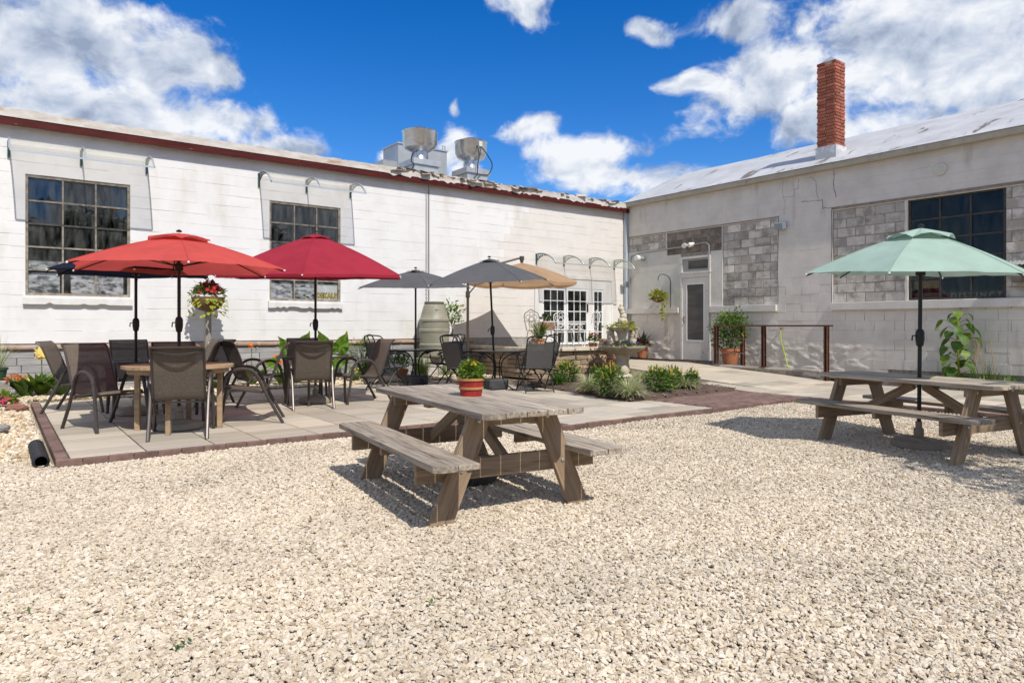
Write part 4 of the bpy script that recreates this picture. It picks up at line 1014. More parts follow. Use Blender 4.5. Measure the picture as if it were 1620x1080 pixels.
# low kerb wall beside the ramp with rusty railing
kb = empty('kerb_wall', (-.85, -5.3, 0), label='low block kerb wall carrying the rusty railing beside the ramp', cat='wall')
kbm = MB().bev((.385, .18, .15), .006).mesh('block'); kbm.materials.append(ex[0])
kcm = MB().bev((.62, .26, .05), .008).mesh('coping'); kcm.materials.append(mat('kerb_coping', (.46, .41, .34), (.38, .34, .29), scale=4, rough=.9, bump=.4, bscale=40, rnd=.1))
for i in range(7):
    for j in range(2): link('block', kbm, kb, (.03, 1.2 - .39 * i - (.19 if j else 0), .05 + .155 * j - .0), (0, 0, R(90)))
for i in range(4): link('coping', kcm, kb, (.03, 1.05 - .63 * i, .255), (0, 0, R(90)))
MB().b2(.12, .845, -1.5, 1.4, -.02, .22).build('soil', mat('kerb_soil', (.2, .16, .11), (.3, .25, .18), scale=20, rough=.95, bump=.5), kb)
rl = empty('rusty_railing', (-.9, -5.2, 0), label='rust brown steel railing with thin cables beside the ramp', cat='railing')
rust = mat('rust_steel', (.085, .035, .022), (.14, .06, .035), scale=9, detail=7, rough=.85, bump=.3, bscale=60, c3=(.20, .10, .06), c3scale=6, c3ramp=(.6, .7))
def post(x, y, z0, wd=.045):
    q = MB().b2(x - wd, x + wd, y - .012, y + .012, z0, 1.20); q.b2(x - wd, x - wd + .012, y - .04, y + .04, z0, 1.20); q.b2(x + wd - .012, x + wd, y - .04, y + .04, z0, 1.20); q.b2(x - .08, x + .08, y - .08, y + .08, z0, z0 + .012)
    q.build('post', rust, rl)
post(-.02, 1.36, .30); post(.0, .1, .282); post(-.14, -1.44, .045); post(.52, 1.0, .22)
q = MB().b2(-.06, .02, -1.5, 1.42, 1.20, 1.235); q.build('top_rail', rust, rl)
MB().b2(.02, .56, .97, 1.03, 1.20, 1.232).build('return_rail', rust, rl)
for z_ in (.52, .86): MB().tube([(-.02, 1.36, z_ + .06), (0, .1, z_ + .05), (-.10, -1.44, z_ + .04)], .004, 5).build('cable', zinc, rl)
tag(MB().bev((.1, .62, .1), .02).build('parking_stop', mat('yellow_paint', (.62, .40, .03), (.5, .33, .05), scale=6, rough=.7), None, (-.86, -7.15, .13), (0, 0, R(12))), 'yellow painted bar lying on the paving behind the shaded picnic table', 'kerb')
q = MB().tube(arc([(-.06, -5.0, 1.12), (-.08, -5.02, .9), (-.07, -5.1, .6), (-.1, -5.2, .3), (-.12, -5.26, .24)], 5), .013, 8)
hz = empty('garden_hose', (0, 0, 0), label='yellow green hose hanging from a wall tap behind the railing', cat='hose'); q.build('hose', mat('hose_lime', (.42, .50, .07), rough=.5), hz, smooth=True)
MB().bev((.06, .04, .05), .008, (-.035, -5.0, 1.15)).build('tap', mat('brass', (.35, .22, .10), rough=.4, metal=.7), hz)

# ================================================================ PICNIC TABLES
wood = mat('weathered_wood', (.25, .195, .145), (.45, .385, .305), scale=2.2, detail=9, stretch=(1.3, 22, 22), rough=.85, bump=.7, bscale=4, rnd=.26, ramp=(.35, .62), c3=(.10, .07, .05), c3scale=1.8, c3ramp=(.56, .68), c3stretch=(1.5, 26, 26), bdist=.006)
wood2 = mat('brown_wood', (.22, .145, .085), (.37, .275, .185), scale=2.0, detail=9, stretch=(1.3, 18, 18), rough=.85, bump=.5, bscale=4, rnd=.12, ramp=(.3, .7), c3=(.13, .085, .05), c3scale=1.6, c3ramp=(.58, .72), c3stretch=(1.5, 22, 22), bdist=.006)
bolt_m = mat('bolt_zinc', (.5, .5, .48), rough=.4, metal=.8)
def board(name, m_, parent, p0, p1, wd, th, up, clip=0, ends=None):
    """plank from p0 to p1; wd measured along up x axis plane: 'up' is the direction of the thickness"""
    p0, p1 = Vector(p0), Vector(p1); L_ = (p1 - p0).length; x = (p1 - p0).normalized(); z = Vector(up); z = (z - x * z.dot(x)).normalized(); y = z.cross(x)
    q = MB()
    if clip:
        h = L_ / 2; a, b = wd / 2, clip
        sgn = ends or (1, 1)
        poly = [(-h + b, -a), (h - b, -a), (h, -a + b), (h, a), (-h, a), (-h, -a + b)] if sgn[0] else [(-h, -a), (h, -a), (h, a), (-h, a)]
        q.prism(poly, -th / 2, th / 2)
    else: q.bev((L_, wd, th), .004)
    M = Matrix((x, y, z)).transposed().to_4x4(); M.translation = (p0 + p1) / 2
    o = q.build(name, m_, parent); o.matrix_local = M; return o
def picnic(x, y, rz, L_, label, hole=False, zg=0):
    t = empty('picnic_table', (x, y, zg), rz, label, 'picnic table'); t.scale = (1, 1, .948); hl = L_ / 2; bw = .142
    # local: y is the long axis
    for i in range(5):
        xx = (i - 2) * (bw + .005); clip = .035 if i in (0, 4) else 0
        if i == 2 and hole:
            for a, b in ((-hl, -.022), (.022, hl)): board('tabletop_plank', wood, t, (xx, a, .72), (xx, b, .72), bw, .038, (0, 0, 1))
        else: board('tabletop_plank', wood, t, (xx, -hl, .72 + (i % 2) * .001), (xx, hl, .72 + (i % 2) * .001), bw, .038, (0, 0, 1) if i != 0 else (0, 0, -1), clip)
    for s in (-1, 1):
        bn = empty('bench', (s * .535, 0, 0)); bn.parent = t
        for k in (-1, 1): board('bench_plank', wood, bn, (k * .072, -hl, .425), (k * .072, hl, .425), .139, .038, (0, 0, 1) if k * s < 0 else ((0, 0, -1) if s < 0 else (0, 0, 1)), .04 if k == s else 0)
        board('bench_cleat', wood2, bn, (-.12, 0, .385), (.12, 0, .385), .09, .038, (0, 1, 0))
    for e_ in (-1, 1):
        yy = e_ * .665
        board('bench_support', wood2, t, (-.66, yy, .335), (.66, yy, .335), .138, .038, (0, 1, 0))
        board('top_support', wood2, t, (-.32, yy, .655), (.32, yy, .655), .09, .038, (0, 1, 0))
        for s in (-1, 1):
            q = MB(); w2 = .072; th = .019; yc = yy + e_ * .0395
            x0, x1 = s * .51, s * .235
            vs = []
            for d_ in (-th, th): vs += [(x0 - w2 * 1.1, yc + d_, 0), (x0 + w2 * 1.1, yc + d_, 0), (x1 + w2 * 1.1, yc + d_, .70), (x1 - w2 * 1.1, yc + d_, .70)]
            # local frame with x along the leg so the grain follows it
            mid = Vector(((x0 + x1) / 2, yc, .35)); ax = Vector((x1 - x0, 0, .70)).normalized(); M = Matrix((ax, Vector((0, 1, 0)), ax.cross(Vector((0, 1, 0))))).transposed(); Mi = M.inverted()
            q.add([Mi @ (Vector(p) - mid) for p in vs], [(0, 1, 2, 3), (7, 6, 5, 4), (0, 4, 5, 1), (1, 5, 6, 2), (2, 6, 7, 3), (3, 7, 4, 0)])
            if (Vector(vs[1]) - Vector(vs[0])).cross(Vector(vs[2]) - Vector(vs[1])).y > 0: q.f = [f[::-1] for f in q.f]
            lg = q.build('leg', wood2, t); M4 = M.to_4x4(); M4.translation = mid; lg.matrix_local = M4
            b = MB().lathe([(.001, -.002), (.014, 0), (.014, .006), (.007, .009), (.001, .011)], 10)
            for (bx, bz) in ((x0 + (x1 - x0) * .34 / .7, .335), (x0 + (x1 - x0) * .65 / .7, .655)):
                b.build('bolt', bolt_m, t, (bx, yc + e_ * th, bz), (R(-90 * e_), 0, 0), smooth=True)
        board('brace', wood2, t, (0, e_ * .06, .655), (0, e_ * .635, .335), .088, .038, (1, 0, 0))
    board('top_support', wood2, t, (-.32, 0, .685), (.32, 0, .685), .088, .034, (0, 0, 1))
    return t
picnic(-11.97, -9.76, R(-7.6), 2.04, 'sunlit weathered picnic table in front with the red flower basket on it')
picnic(-7.36, -10.99, R(-13), 1.93, 'shaded weathered picnic table under the mint green umbrella', True)

# ================================================================ UMBRELLAS
bronze = mat('bronze_pole', (.03, .022, .018), rough=.38, metal=.5); blackp = mat('black_pole', (.012, .012, .012), rough=.4)
def fabric(name, c, tl=.3): return mat(name, c, tuple(k * .86 for k in c), scale=3, detail=3, rough=.85, bump=.15, bscale=250, transl=tl, spec=.15)
def dirc(phi): return -DV * math.cos(R(phi)) + RV * math.sin(R(phi))
def umbrella(x, y, zg, zr, zt, Rr, n, phi, fab, label, pole=bronze, lean=(0, 0), base='dome', crank=1.2, hem=.0, sag=.05, vent=True, base_m=None, tilt=0, ventr=.30):
    u_ = empty('patio_umbrella', (x, y, zg), 0, label, 'umbrella', 'umbrellas in the courtyard'); zr -= zg; zt -= zg
    top = Vector((lean[0], lean[1], zt)); ax = Vector((lean[0], lean[1], zt)).normalized()
    pax = ax; ax = (ax + (-DV) * math.tan(R(tilt))).normalized()
    tips = []
    for k in range(n):
        d = dirc(phi + 360 * k / n); c_ = top - ax * (zt - zr); d2 = (d - ax * d.dot(ax)).normalized(); tips.append(c_ + d2 * Rr)
    vs = []; fs = []; seg = 12; rad = 16; c0 = top - ax * .02
    for k in range(n):
        a, b = tips[k], tips[(k + 1) % n]; o = len(vs)
        for i in range(rad + 1):
            r_ = i / rad
            for j in range(seg + 1):
                t = j / seg; e = a.lerp(b, t); cur = 4 * t * (1 - t)
                p = c0.lerp(e, r_); p = p + ax * (.06 * (zt - zr) * math.sin(math.pi * r_)) - ax * (sag * cur * r_ ** 1.2 * (1 - .4 * r_))
                p = p.lerp(c0.lerp(e, r_) * 0 + (c0 + (p - c0) * 1), 1); 
                p = p + ax * (.018 * cur * math.sin(math.pi * min(1, r_ * 1.05)) * mnoise.noise(Vector((p.x * 5 + x, p.y * 5 + y, k))) + .011 * cur * r_ * mnoise.noise(Vector((p.x * 14, p.y * 14, k + x))))
                if r_ == 1: p = p + (c0 - e).normalized() * (.045 * cur)
                vs.append(p)
        for i in range(rad):
            for j in range(seg):
                q = o + i * (seg + 1) + j; fs.append((q, q + seg + 1, q + seg + 2, q + 1))
        if hem:
            o2 = len(vs); base_i = o + rad * (seg + 1)
            for j in range(seg + 1): vs.append(Vector(vs[base_i + j]) - Vector((0, 0, hem)))
            for j in range(seg): fs.append((base_i + j, o2 + j, o2 + j + 1, base_i + j + 1))
    cn = MB().add(vs, fs).build('canopy', fab, u_, smooth=True, ang=14)
    if vent:
        vv = []; ff = []; rv = ventr
        for k in range(n):
            a, b = tips[k], tips[(k + 1) % n]; o = len(vv)
            for i in range(4):
                for j in range(5):
                    t = j / 4; e = a.lerp(b, t); r_ = rv * i / 3; cur = 4 * t * (1 - t)
                    p = c0.lerp(e, r_) + ax * (.024 * ventr / .3 + .045 * ventr / .3 * cur * (i / 3) + .06 * (zt - zr) * math.sin(math.pi * r_)); vv.append(p)
            for i in range(3):
                for j in range(4): q = o + i * 5 + j; ff.append((q, q + 5, q + 6, q + 1))
        MB().add(vv, ff).build('vent_cap', fab, cn, smooth=True, ang=14)
    MB().lathe([(.001, 0), (.028, 0), (.032, .012), (.016, .026), (.001, .03)], 12).build('finial', pole, u_, tuple(top + ax * .015), smooth=True)
    hub = top - ax * .06; sl = pax * ((zr + .03) / pax.z)
    MB().lathe([(.03, -.05), (.045, -.04), (.045, .03), (.03, .04)], 12).build('slider', pole, u_, tuple(sl), smooth=True)
    for k in range(n):
        e = tips[k] - ax * .012; q = MB()
        P_ = [hub.lerp(e, i / 6) + ax * (.06 * (zt - zr) * math.sin(math.pi * i / 6) - .014) for i in range(7)]
        q.tube(P_, .008, 5); rb_ = q.build('rib', pole, u_)
        MB().tube([c0.lerp(tips[k], .1 + .9 * i / 8) + ax * (.06 * (zt - zr) * math.sin(math.pi * (.1 + .9 * i / 8)) + .001) for i in range(9)], .0045, 5).build('seam', fab, cn)
        MB().tube([sl, P_[3] - ax * .01], .007, 5).build('strut', pole, rb_)
        MB().ico(tuple(e - ax * .002), .014, 0, 0).build('tip', whitep, rb_)
    MB().tube([(0, 0, .06), top], .019, 10).build('pole', pole, u_, smooth=True)
    if crank:
        c_ = pax * (crank / pax.z); q = MB().lathe([(.02, -.11), (.032, -.10), (.042, -.04), (.042, .03), (.03, .06), (.02, .065)], 14); cr_ = q.build('crank_housing', pole, u_, tuple(c_), smooth=True)
        MB().tube([RV * -.035, RV * -.075, RV * -.08 + Vector((0, 0, -.05))], .008, 6).build('crank_handle', pole, cr_)
    if base == 'dome':
        q = MB().lathe([(.23, 0), (.25, .015), (.25, .05), (.235, .075), (.12, .10), (.045, .115), (.045, .19), (.03, .20), (.03, .26), (.019, .26)], 28); q.build('base', base_m or base_tan, u_, smooth=True, ang=35)
    elif base == 'stone':
        MB().bev((.42, .3, .2), .03, (0, 0, .1)).build('base', base_m, u_)
    return u_
base_tan = mat('base_tan', (.33, .275, .215), (.26, .21, .165), scale=6, rough=.75)
base_blk = mat('base_dark', (.05, .05, .052), (.08, .08, .082), scale=5, rough=.6)
red = fabric('red_canvas', (.74, .115, .10), .42); navy = fabric('navy_canvas', (.012, .015, .035), .2); crim = fabric('crimson_canvas', (.42, .035, .06), .3); grey = fabric('charcoal_canvas', (.125, .125, .13), .15); tanc = fabric('tan_canvas', (.62, .42, .26), .5); mint = fabric('mint_canvas', (.41, .55, .465), .22)
ZG = ZP
umbrella(-13.10, -5.58, ZG, 1.855, 2.26, 1.19, 6, 30, red, 'bright red umbrella over the wooden table at the left', sag=.012)
umbrella(-13.28, -3.83, ZG, 1.90, 2.27, 1.06, 6, 28, navy, 'dark navy umbrella mostly hidden behind the bright red one', sag=.012)
umbrella(-10.89, -3.95, ZG, 1.97, 2.62, 1.46, 6, 9, crim, 'crimson umbrella in front of the second window', hem=.04, sag=.02, tilt=3, ventr=.16)
umbrella(-8.17, -2.14, ZG, 1.97, 2.33, 1.12, 4, 20, grey, 'charcoal umbrella in front of the rain barrel', pole=blackp, base='stone', base_m=base_blk, sag=.03, crank=0, tilt=4, ventr=.18)
umbrella(-7.47, -3.85, ZG, 2.02, 2.45, 1.20, 4, 27, grey, 'charcoal umbrella just left of the tan one', pole=blackp, lean=(-.09, .06), base='stone', base_m=base_blk, sag=.03, crank=1.1, tilt=4, ventr=.18)
umbrella(-7.36, -10.99, 0, 1.735, 2.20, 1.06, 6, 17, mint, 'mint green umbrella standing through the right picnic table', pole=blackp, lean=(.05, .0), sag=.015, crank=1.12, tilt=4)
# cantilever
cu = empty('cantilever_umbrella', (-6.36, -1.25, ZP), label='tan cantilever umbrella hanging beside the patio door', cat='umbrella', group='umbrellas in the courtyard')
polem = mat('taupe_pole', (.10, .085, .07), rough=.4, metal=.4)
MB().tube([(0, 0, .02), (0, 0, 2.42)], .03, 10).build('pole', polem, cu, smooth=True)
cc = Vector((-5.17 + 6.36, -1.68 + 1.25, 0)); zt_ = 2.70
MB().tube([(0, 0, 2.15), cc * .45 + Vector((0, 0, 2.52)), cc + Vector((0, 0, zt_ + .02))], .024, 10).build('arm', polem, cu, smooth=True)
MB().tube([(0, 0, 1.85), cc * .42 + Vector((0, 0, 2.48))], .016, 8).build('stay', polem, cu)
MB().bev((.09, .08, .16), .02, (0, 0, 1.86)).build('crank_housing', polem, cu)
MB().lathe([(.001, .05), (.05, .05), (.06, .0), (.03, -.1), (.001, -.1)], 12).build('hub', polem, cu, tuple(cc + Vector((0, 0, zt_))), smooth=True)
MB().bev((.9, .08, .05), .01, (0, 0, .03)).add(*[(lambda m_: (m_.v, m_.f))(MB().bev((.08, .9, .05), .01, (0, 0, .035)))][0]).build('base', base_blk, cu)
tips = [cc + Vector((0, 0, 2.16)) + dirc(22 + 60 * k) * 1.25 for k in range(6)]; c0 = cc + Vector((0, 0, zt_ - .1)); vs = []; fs = []
for k in range(6):
    a, b = tips[k], tips[(k + 1) % 6]; o = len(vs)
    for i in range(7):
        for j in range(6):
            t = j / 5; r_ = i / 6; p = c0.lerp(a.lerp(b, t), r_); p = p + Vector((0, 0, .05 * math.sin(math.pi * r_) - .05 * 4 * t * (1 - t) * r_)); vs.append(p)
    for i in range(6):
        for j in range(5): q = o + i * 6 + j; fs.append((q, q + 6, q + 7, q + 1))
    o2 = len(vs)
    for j in range(6): vs.append(Vector(vs[o + 36 + j]) - Vector((0, 0, .06)))
    for j in range(5): fs.append((o + 36 + j, o2 + j, o2 + j + 1, o + 37 + j))
cnp = MB().add(vs, fs).build('canopy', tanc, cu, smooth=True, ang=14)
for k in range(6): MB().tube([c0 - Vector((0, 0, .03)), tips[k] - Vector((0, 0, .02))], .01, 6).build('rib', polem, cu)

# ================================================================ TABLES AND CHAIRS
def sling_mat(name, c, tp): return mat(name, c, tuple(k * .75 for k in c), scale=60, detail=2, stretch=(1, 1, 1), rough=.8, bump=.3, bscale=300, transp=tp, spec=.25)
sling = sling_mat('brown_sling', (.185, .152, .12), .22); sling_g = sling_mat('grey_sling', (.13, .125, .12), .22)
tube_m = mat('bronze_tube', (.075, .062, .055), (.10, .083, .073), scale=6, rough=.36, metal=.45); tubeb = mat('black_tube', (.022, .023, .025), rough=.4, metal=.3)
def sheet(P_, y0, y1, sagy, nseg=6, th=.004):
    vs = []; fs = []; n = len(P_)
    for s_ in (0, 1):
        for i, p in enumerate(P_):
            t_ = (Vector(P_[min(i + 1, n - 1)]) - Vector(P_[max(i - 1, 0)])).normalized(); nr_ = Vector((-t_.z, 0, t_.x))
            for j in range(nseg + 1):
                t = j / nseg; vs.append(Vector((p[0], y0 + (y1 - y0) * t, p[2])) - nr_ * (sagy * 4 * t * (1 - t) + s_ * th))
    m_ = nseg + 1; N_ = n * m_
    for i in range(n - 1):
        for j in range(nseg):
            a = i * m_ + j; fs += [(a, a + 1, a + m_ + 1, a + m_), (N_ + a, N_ + a + m_, N_ + a + m_ + 1, N_ + a + 1)]
    return MB().add(vs, fs)
def make_chair_a():
    c = empty('sling_chair', (0, 0, 0))
    spine = arc([(.27, 0, .405), (.24, 0, .425), (.05, 0, .405), (-.15, 0, .375), (-.21, 0, .40), (-.27, 0, .52), (-.40, 0, .86), (-.47, 0, .945)], 4)
    seat_p = [p for p in spine if p.x > -.205]; back_p = [p for p in spine if p.x < -.19]
    sheet([tuple(p) for p in seat_p], -.235, .235, .012).build('seat', sling, c, smooth=True, ang=50)
    sheet([tuple(p) for p in back_p], -.235, .235, .012).build('backrest', sling, c, smooth=True, ang=50)
    for s in (-1, 1):
        y = s * .245
        MB().tube([(p.x, y, p.z) for p in spine], .013, 7).build('side_rail', tube_m, c, smooth=True)
        P_ = arc([(.335, s * .30, 0), (.30, s * .295, .2), (.262, s * .288, .42), (.225, s * .285, .56), (.15, s * .285, .635), (.04, s * .285, .655), (-.06, s * .285, .63), (-.125, s * .283, .56), (-.19, s * .275, .42), (-.30, s * .272, .2), (-.41, s * .272, 0)], 3)
        k = [i for i, p in enumerate(P_) if p.z > .5]
        MB().tube(P_[:k[0] + 1], .0195, 8).build('leg', tube_m, c, smooth=True)
        MB().tube(P_[k[-1]:], .0195, 8).build('leg', tube_m, c, smooth=True)
        q = MB(); q.tube(P_[k[0]:k[-1] + 1], .021, 8); q.build('armrest', tube_m, c, smooth=True)
    for (x, z) in ((.255, .395), (-.17, .365)): MB().tube([(x, -.285, z), (x, .285, z)], .011, 6).build('stretcher', tube_m, c, smooth=True)
    MB().tube(arc([(-.44, -.245, .915), (-.455, -.12, .885), (-.46, 0, .875), (-.455, .12, .885), (-.44, .245, .915)], 4), .009, 6).build('back_bar', tube_m, c, smooth=True)
    MB().tube([(-.472, -.25, .945), (-.472, .25, .945)], .012, 6).build('top_bar', tube_m, c, smooth=True)
    return c
def make_chair_b():
    c = empty('folding_chair', (0, 0, 0))
    sheet([(.24, 0, .425), (.05, 0, .41), (-.17, 0, .40)], -.235, .235, .01).build('seat', sling_g, c, smooth=True)
    sheet([(-.205, 0, .42), (-.27, 0, .62), (-.335, 0, .85)], -.235, .235, .012).build('backrest', sling_g, c, smooth=True)
    MB().tube(arc([(-.14, -.245, .36), (-.20, -.245, .45), (-.33, -.245, .86), (-.37, -.22, .955), (-.385, -.13, .985), (-.385, .13, .985), (-.37, .22, .955), (-.33, .245, .86), (-.20, .245, .45), (-.14, .245, .36)], 4), .012, 7).build('back_frame', tubeb, c, smooth=True)
    for s in (-1, 1):
        y = s * .27
        MB().tube([(.29, y, 0), (.0, y, .33), (-.245, y, .61)], .0115, 7).build('leg', tubeb, c, smooth=True)
        MB().tube([(-.30, s * .255, 0), (-.10, s * .255, .28), (.15, s * .258, .45), (.17, y, .60)], .0115, 7).build('leg', tubeb, c, smooth=True)
        MB().tube([(.25, s * .245, .415), (-.2, s * .245, .395)], .011, 7).build('side_rail', tubeb, c, smooth=True)
        MB().tube(arc([(-.27, y, .64), (-.1, y, .665), (.10, y, .655), (.22, y, .615), (.245, y, .59)], 3), .017, 7).build('armrest', tubeb, c, smooth=True)
    for (x, z) in ((-.275, .035), (.25, .045), (.25, .415)): MB().tube([(x, -.26, z), (x, .26, z)], .009, 6).build('stretcher', tubeb, c, smooth=True)
    return c
def chair(proto, used, x, y, dx, dy, label, group, z=ZP, s=1.0):
    o = copy_tree(proto) if used else proto
    o.location = (x, y, z); o.rotation_euler = (0, 0, math.atan2(dy, dx)); o.scale = (s, s, s); tag(o, label, 'chair', group); return o
CA = make_chair_a(); CB = make_chair_b()
g1 = 'brown sling chairs on the patio'
for i, (x, y, dx, dy, lb) in enumerate([
    (-13.74, -5.02, .40, -.92, 'brown sling chair facing the camera at the left of the wooden table'),
    (-13.16, -6.02, .28, .96, 'brown sling chair with its back to the camera at the wooden table'),
    (-12.30, -5.42, -.93, .33, 'brown sling chair facing left on the right side of the wooden table'),
    (-12.98, -4.72, -.15, -1, 'brown sling chair behind the wooden table facing the camera'),
    (-13.80, -2.98, .92, -.38, 'leftmost brown sling chair seen from behind near the yellow lilies'),
    (-13.15, -2.85, .05, -1, 'brown sling chair against the white wall at the far side of the navy umbrella table'),
    (-12.62, -3.55, -.9, .35, 'brown sling chair right of the navy umbrella table seen from behind'),
    (-12.35, -3.10, -.85, -.5, 'brown sling chair beside the flower post'),
    (-11.12, -4.38, .26, .96, 'brown sling chair with its back to the camera at the crimson umbrella table'),
    (-11.66, -3.62, .97, .1, 'brown sling chair facing right on the left side of the crimson umbrella table'),
    (-10.30, -4.22, -.98, -.02, 'brown sling chair facing left on the right side of the crimson umbrella table'),
    (-10.72, -3.05, -.25, -.97, 'brown sling chair behind the crimson umbrella table before the big leaves')]):
    chair(CA, i > 0, x, y, dx, dy, lb, g1)
g2 = 'grey folding chairs on the patio'
for i, (x, y, dx, dy, lb) in enumerate([
    (-8.98, -2.55, .95, .3, 'grey folding chair left of the first charcoal umbrella table'),
    (-8.62, -1.88, .8, -.6, 'grey folding chair behind the first charcoal umbrella table'),
    (-7.62, -2.28, -.95, .1, 'grey folding chair right of the first charcoal umbrella table'),
    (-8.12, -3.82, .97, .1, 'grey folding chair facing right at the second charcoal umbrella table'),
    (-7.62, -3.05, .25, -.95, 'dark folding chair behind the second charcoal umbrella table facing the camera'),
    (-7.12, -4.58, .38, .92, 'grey folding chair with its back to the camera right of the flower basket'),
    (-6.62, -4.05, -.95, .1, 'grey folding chair nearest the stone terrace wall')]):
    chair(CB, i > 0, x, y, dx, dy, lb, g2)

teak = mat('teak_top', (.31, .205, .115), (.42, .30, .18), scale=2.2, detail=8, stretch=(1.5, 16, 16), rough=.75, bump=.3, bscale=4, rnd=.14, c3=(.22, .17, .13), c3scale=2, c3ramp=(.55, .7))
def round_poly(Rr, x0, x1, n=10):
    a = [(x, math.sqrt(max(0, Rr * Rr - x * x))) for x in [x0 + (x1 - x0) * i / n for i in range(n + 1)]]
    return [(x, y) for x, y in a], [(x, -y) for x, y in a]
t = empty('wooden_table', (-13.10, -5.58, ZP), R(20), 'round slatted wooden table under the bright red umbrella', 'table')
Rt = .575; ns = 9
for i in range(ns):
    x0 = -Rt + 2 * Rt * i / ns + .003; x1 = -Rt + 2 * Rt * (i + 1) / ns - .003; up, dn = round_poly(Rt, x0, x1, 6)
    poly = dn + up[::-1]
    poly = [p for k, p in enumerate(poly) if k == 0 or math.dist(p, poly[k - 1]) > 1e-4]
    if i == ns // 2:
        pass
    q = MB().prism([(y, x) for x, y in poly][::-1], .695, .725); q.build('tabletop_slat', teak, t)
MB().lathe([(.50, .64), (.52, .64), (.52, .694), (.50, .694)], 32).build('apron', teak, t, smooth=True)
for k in range(4):
    a = R(45 + 90 * k); MB().bev((.055, .05, .70), .004).build('leg', teak, t, (.43 * math.cos(a), .43 * math.sin(a), .35), (0, 0, a))
tglass = mat('table_glass', (.20, .22, .22), rough=.06, transp=.35, spec=.8)
def glass_table(x, y, Rr, h, label, rz=0):
    t = empty('glass_table', (x, y, ZP), rz, label, 'table', 'round glass tables on the patio')
    MB().lathe([(.001, h - .008), (Rr - .01, h - .008), (Rr - .01, h), (.001, h)], 40).build('glass_top', tglass, t, smooth=True)
    MB().tube([(Rr * math.cos(R(9 * k)), Rr * math.sin(R(9 * k)), h - .008) for k in range(40)], .016, 7, closed=True).build('rim', tube_m, t, smooth=True)
    for k in range(4):
        a = R(45 + 90 * k); c_, s_ = math.cos(a), math.sin(a)
        MB().tube(arc([(c_ * Rr * .9, s_ * Rr * .9, h - .02), (c_ * Rr * .84, s_ * Rr * .84, h - .06), (c_ * Rr * .78, s_ * Rr * .78, .3), (c_ * Rr * .80, s_ * Rr * .80, 0)], 3), .02, 8).build('leg', tube_m, t, smooth=True)
    return t
glass_table(-13.28, -3.83, .52, .70, 'round glass table under the dark navy umbrella')
glass_table(-10.89, -3.95, .56, .71, 'round glass table under the crimson umbrella', R(12))
def bistro(x, y, Rr, h, label, rz):
    t = empty('metal_table', (x, y, ZP), rz, label, 'table', 'dark metal tables under the charcoal umbrellas'); s = Rr * .92
    P_ = arc([(s * math.cos(R(a)) * (1 if True else 0), s * math.sin(R(a)), 0) for a in range(0, 361, 15)], 1)
    MB().lathe([(.001, h - .008), (s, h - .008), (s, h), (.001, h)], 36).build('glass_top', tglass, t, smooth=True)
    MB().lathe([(s - .01, h - .028), (s + .012, h - .024), (s + .012, h + .002), (s - .01, h + .001)], 36).build('rim', tubeb, t, smooth=True)
    for k in range(4):
        a = R(90 * k); c_, s_ = math.cos(a), math.sin(a)
        MB().tube(arc([(c_ * s * .92, s_ * s * .92, h - .03), (c_ * s * .5, s_ * s * .5, h - .08), (c_ * .09, s_ * .09, h - .2), (c_ * .08, s_ * .08, .3), (c_ * .16, s_ * .16, .12), (c_ * .34, s_ * .34, 0)], 3), .012, 7).build('leg', tubeb, t, smooth=True)
    MB().tube([(.09 * math.cos(R(30 * k)), .09 * math.sin(R(30 * k)), h - .3) for k in range(12)], .009, 6, closed=True).build('ring', tubeb, t, smooth=True)
bistro(-8.17, -2.14, .47, .70, 'dark metal table under the charcoal umbrella before the barrel', .3)
bistro(-7.44, -3.88, .50, .71, 'dark metal table under the charcoal umbrella beside the tan one', .5)

# ---- white wrought iron set on the terrace
iron = mat('white_iron', (.74, .73, .70), rough=.5)
def iron_chair(x, y, rz, label):
    c = empty('iron_chair', (x, y, .665), rz, label, 'chair', 'white wrought iron chairs on the terrace')
    MB().lathe([(.001, .43), (.2, .43), (.205, .44), (.2, .45), (.001, .455)], 20).build('seat', iron, c, smooth=True)
    for sx in (-1, 1):
        for sy in (-1, 1): MB().tube(arc([(sx * .15, sy * .15, .43), (sx * .17, sy * .17, .25), (sx * .15, sy * .15, .12), (sx * .19, sy * .19, 0)], 3), .011, 6).build('leg', iron, c, smooth=True)
    q = MB(); q.tube(arc([(-.17, -.17, .43), (-.23, -.2, .7), (-.25, -.18, .83), (-.26, -.09, .88), (-.265, 0, .93), (-.26, .09, .88), (-.25, .18, .83), (-.23, .2, .7), (-.17, .17, .43)], 4), .011, 6)
    for (yy, zz, r_) in ((0, .83, .05), (-.1, .75, .055), (.1, .75, .055), (0, .70, .06), (0, .58, .07)):
        q.tube([(-.245, yy + r_ * math.cos(R(30 * k)), zz + r_ * math.sin(R(30 * k))) for k in range(12)], .007, 5, closed=True)
    for yy in (-.08, .08): q.tube([(-.19, yy, .45), (-.24, yy, .72)], .007, 5)
    q.tube([(-.235, -.2, .66), (-.235, .2, .66)], .007, 5)
    q.build('backrest', iron, c, smooth=True)
iron_chair(-4.62, -1.55, R(20), 'white iron chair at the left end of the white terrace table')
iron_chair(-3.30, -1.05, R(-105), 'white iron chair behind the white terrace table')
iron_chair(-3.22, -1.78, R(165), 'white iron chair at the right end of the white terrace table')
t = empty('iron_table', (-3.85, -1.55, .665), R(-14), 'white wrought iron table on the raised terrace', 'table')
q = MB().bev((.95, .6, .015), .004, (0, 0, .60)); q.b2(-.48, .48, -.31, -.295, .585, .615); q.b2(-.48, .48, .295, .31, .585, .615); q.build('tabletop', iron, t)
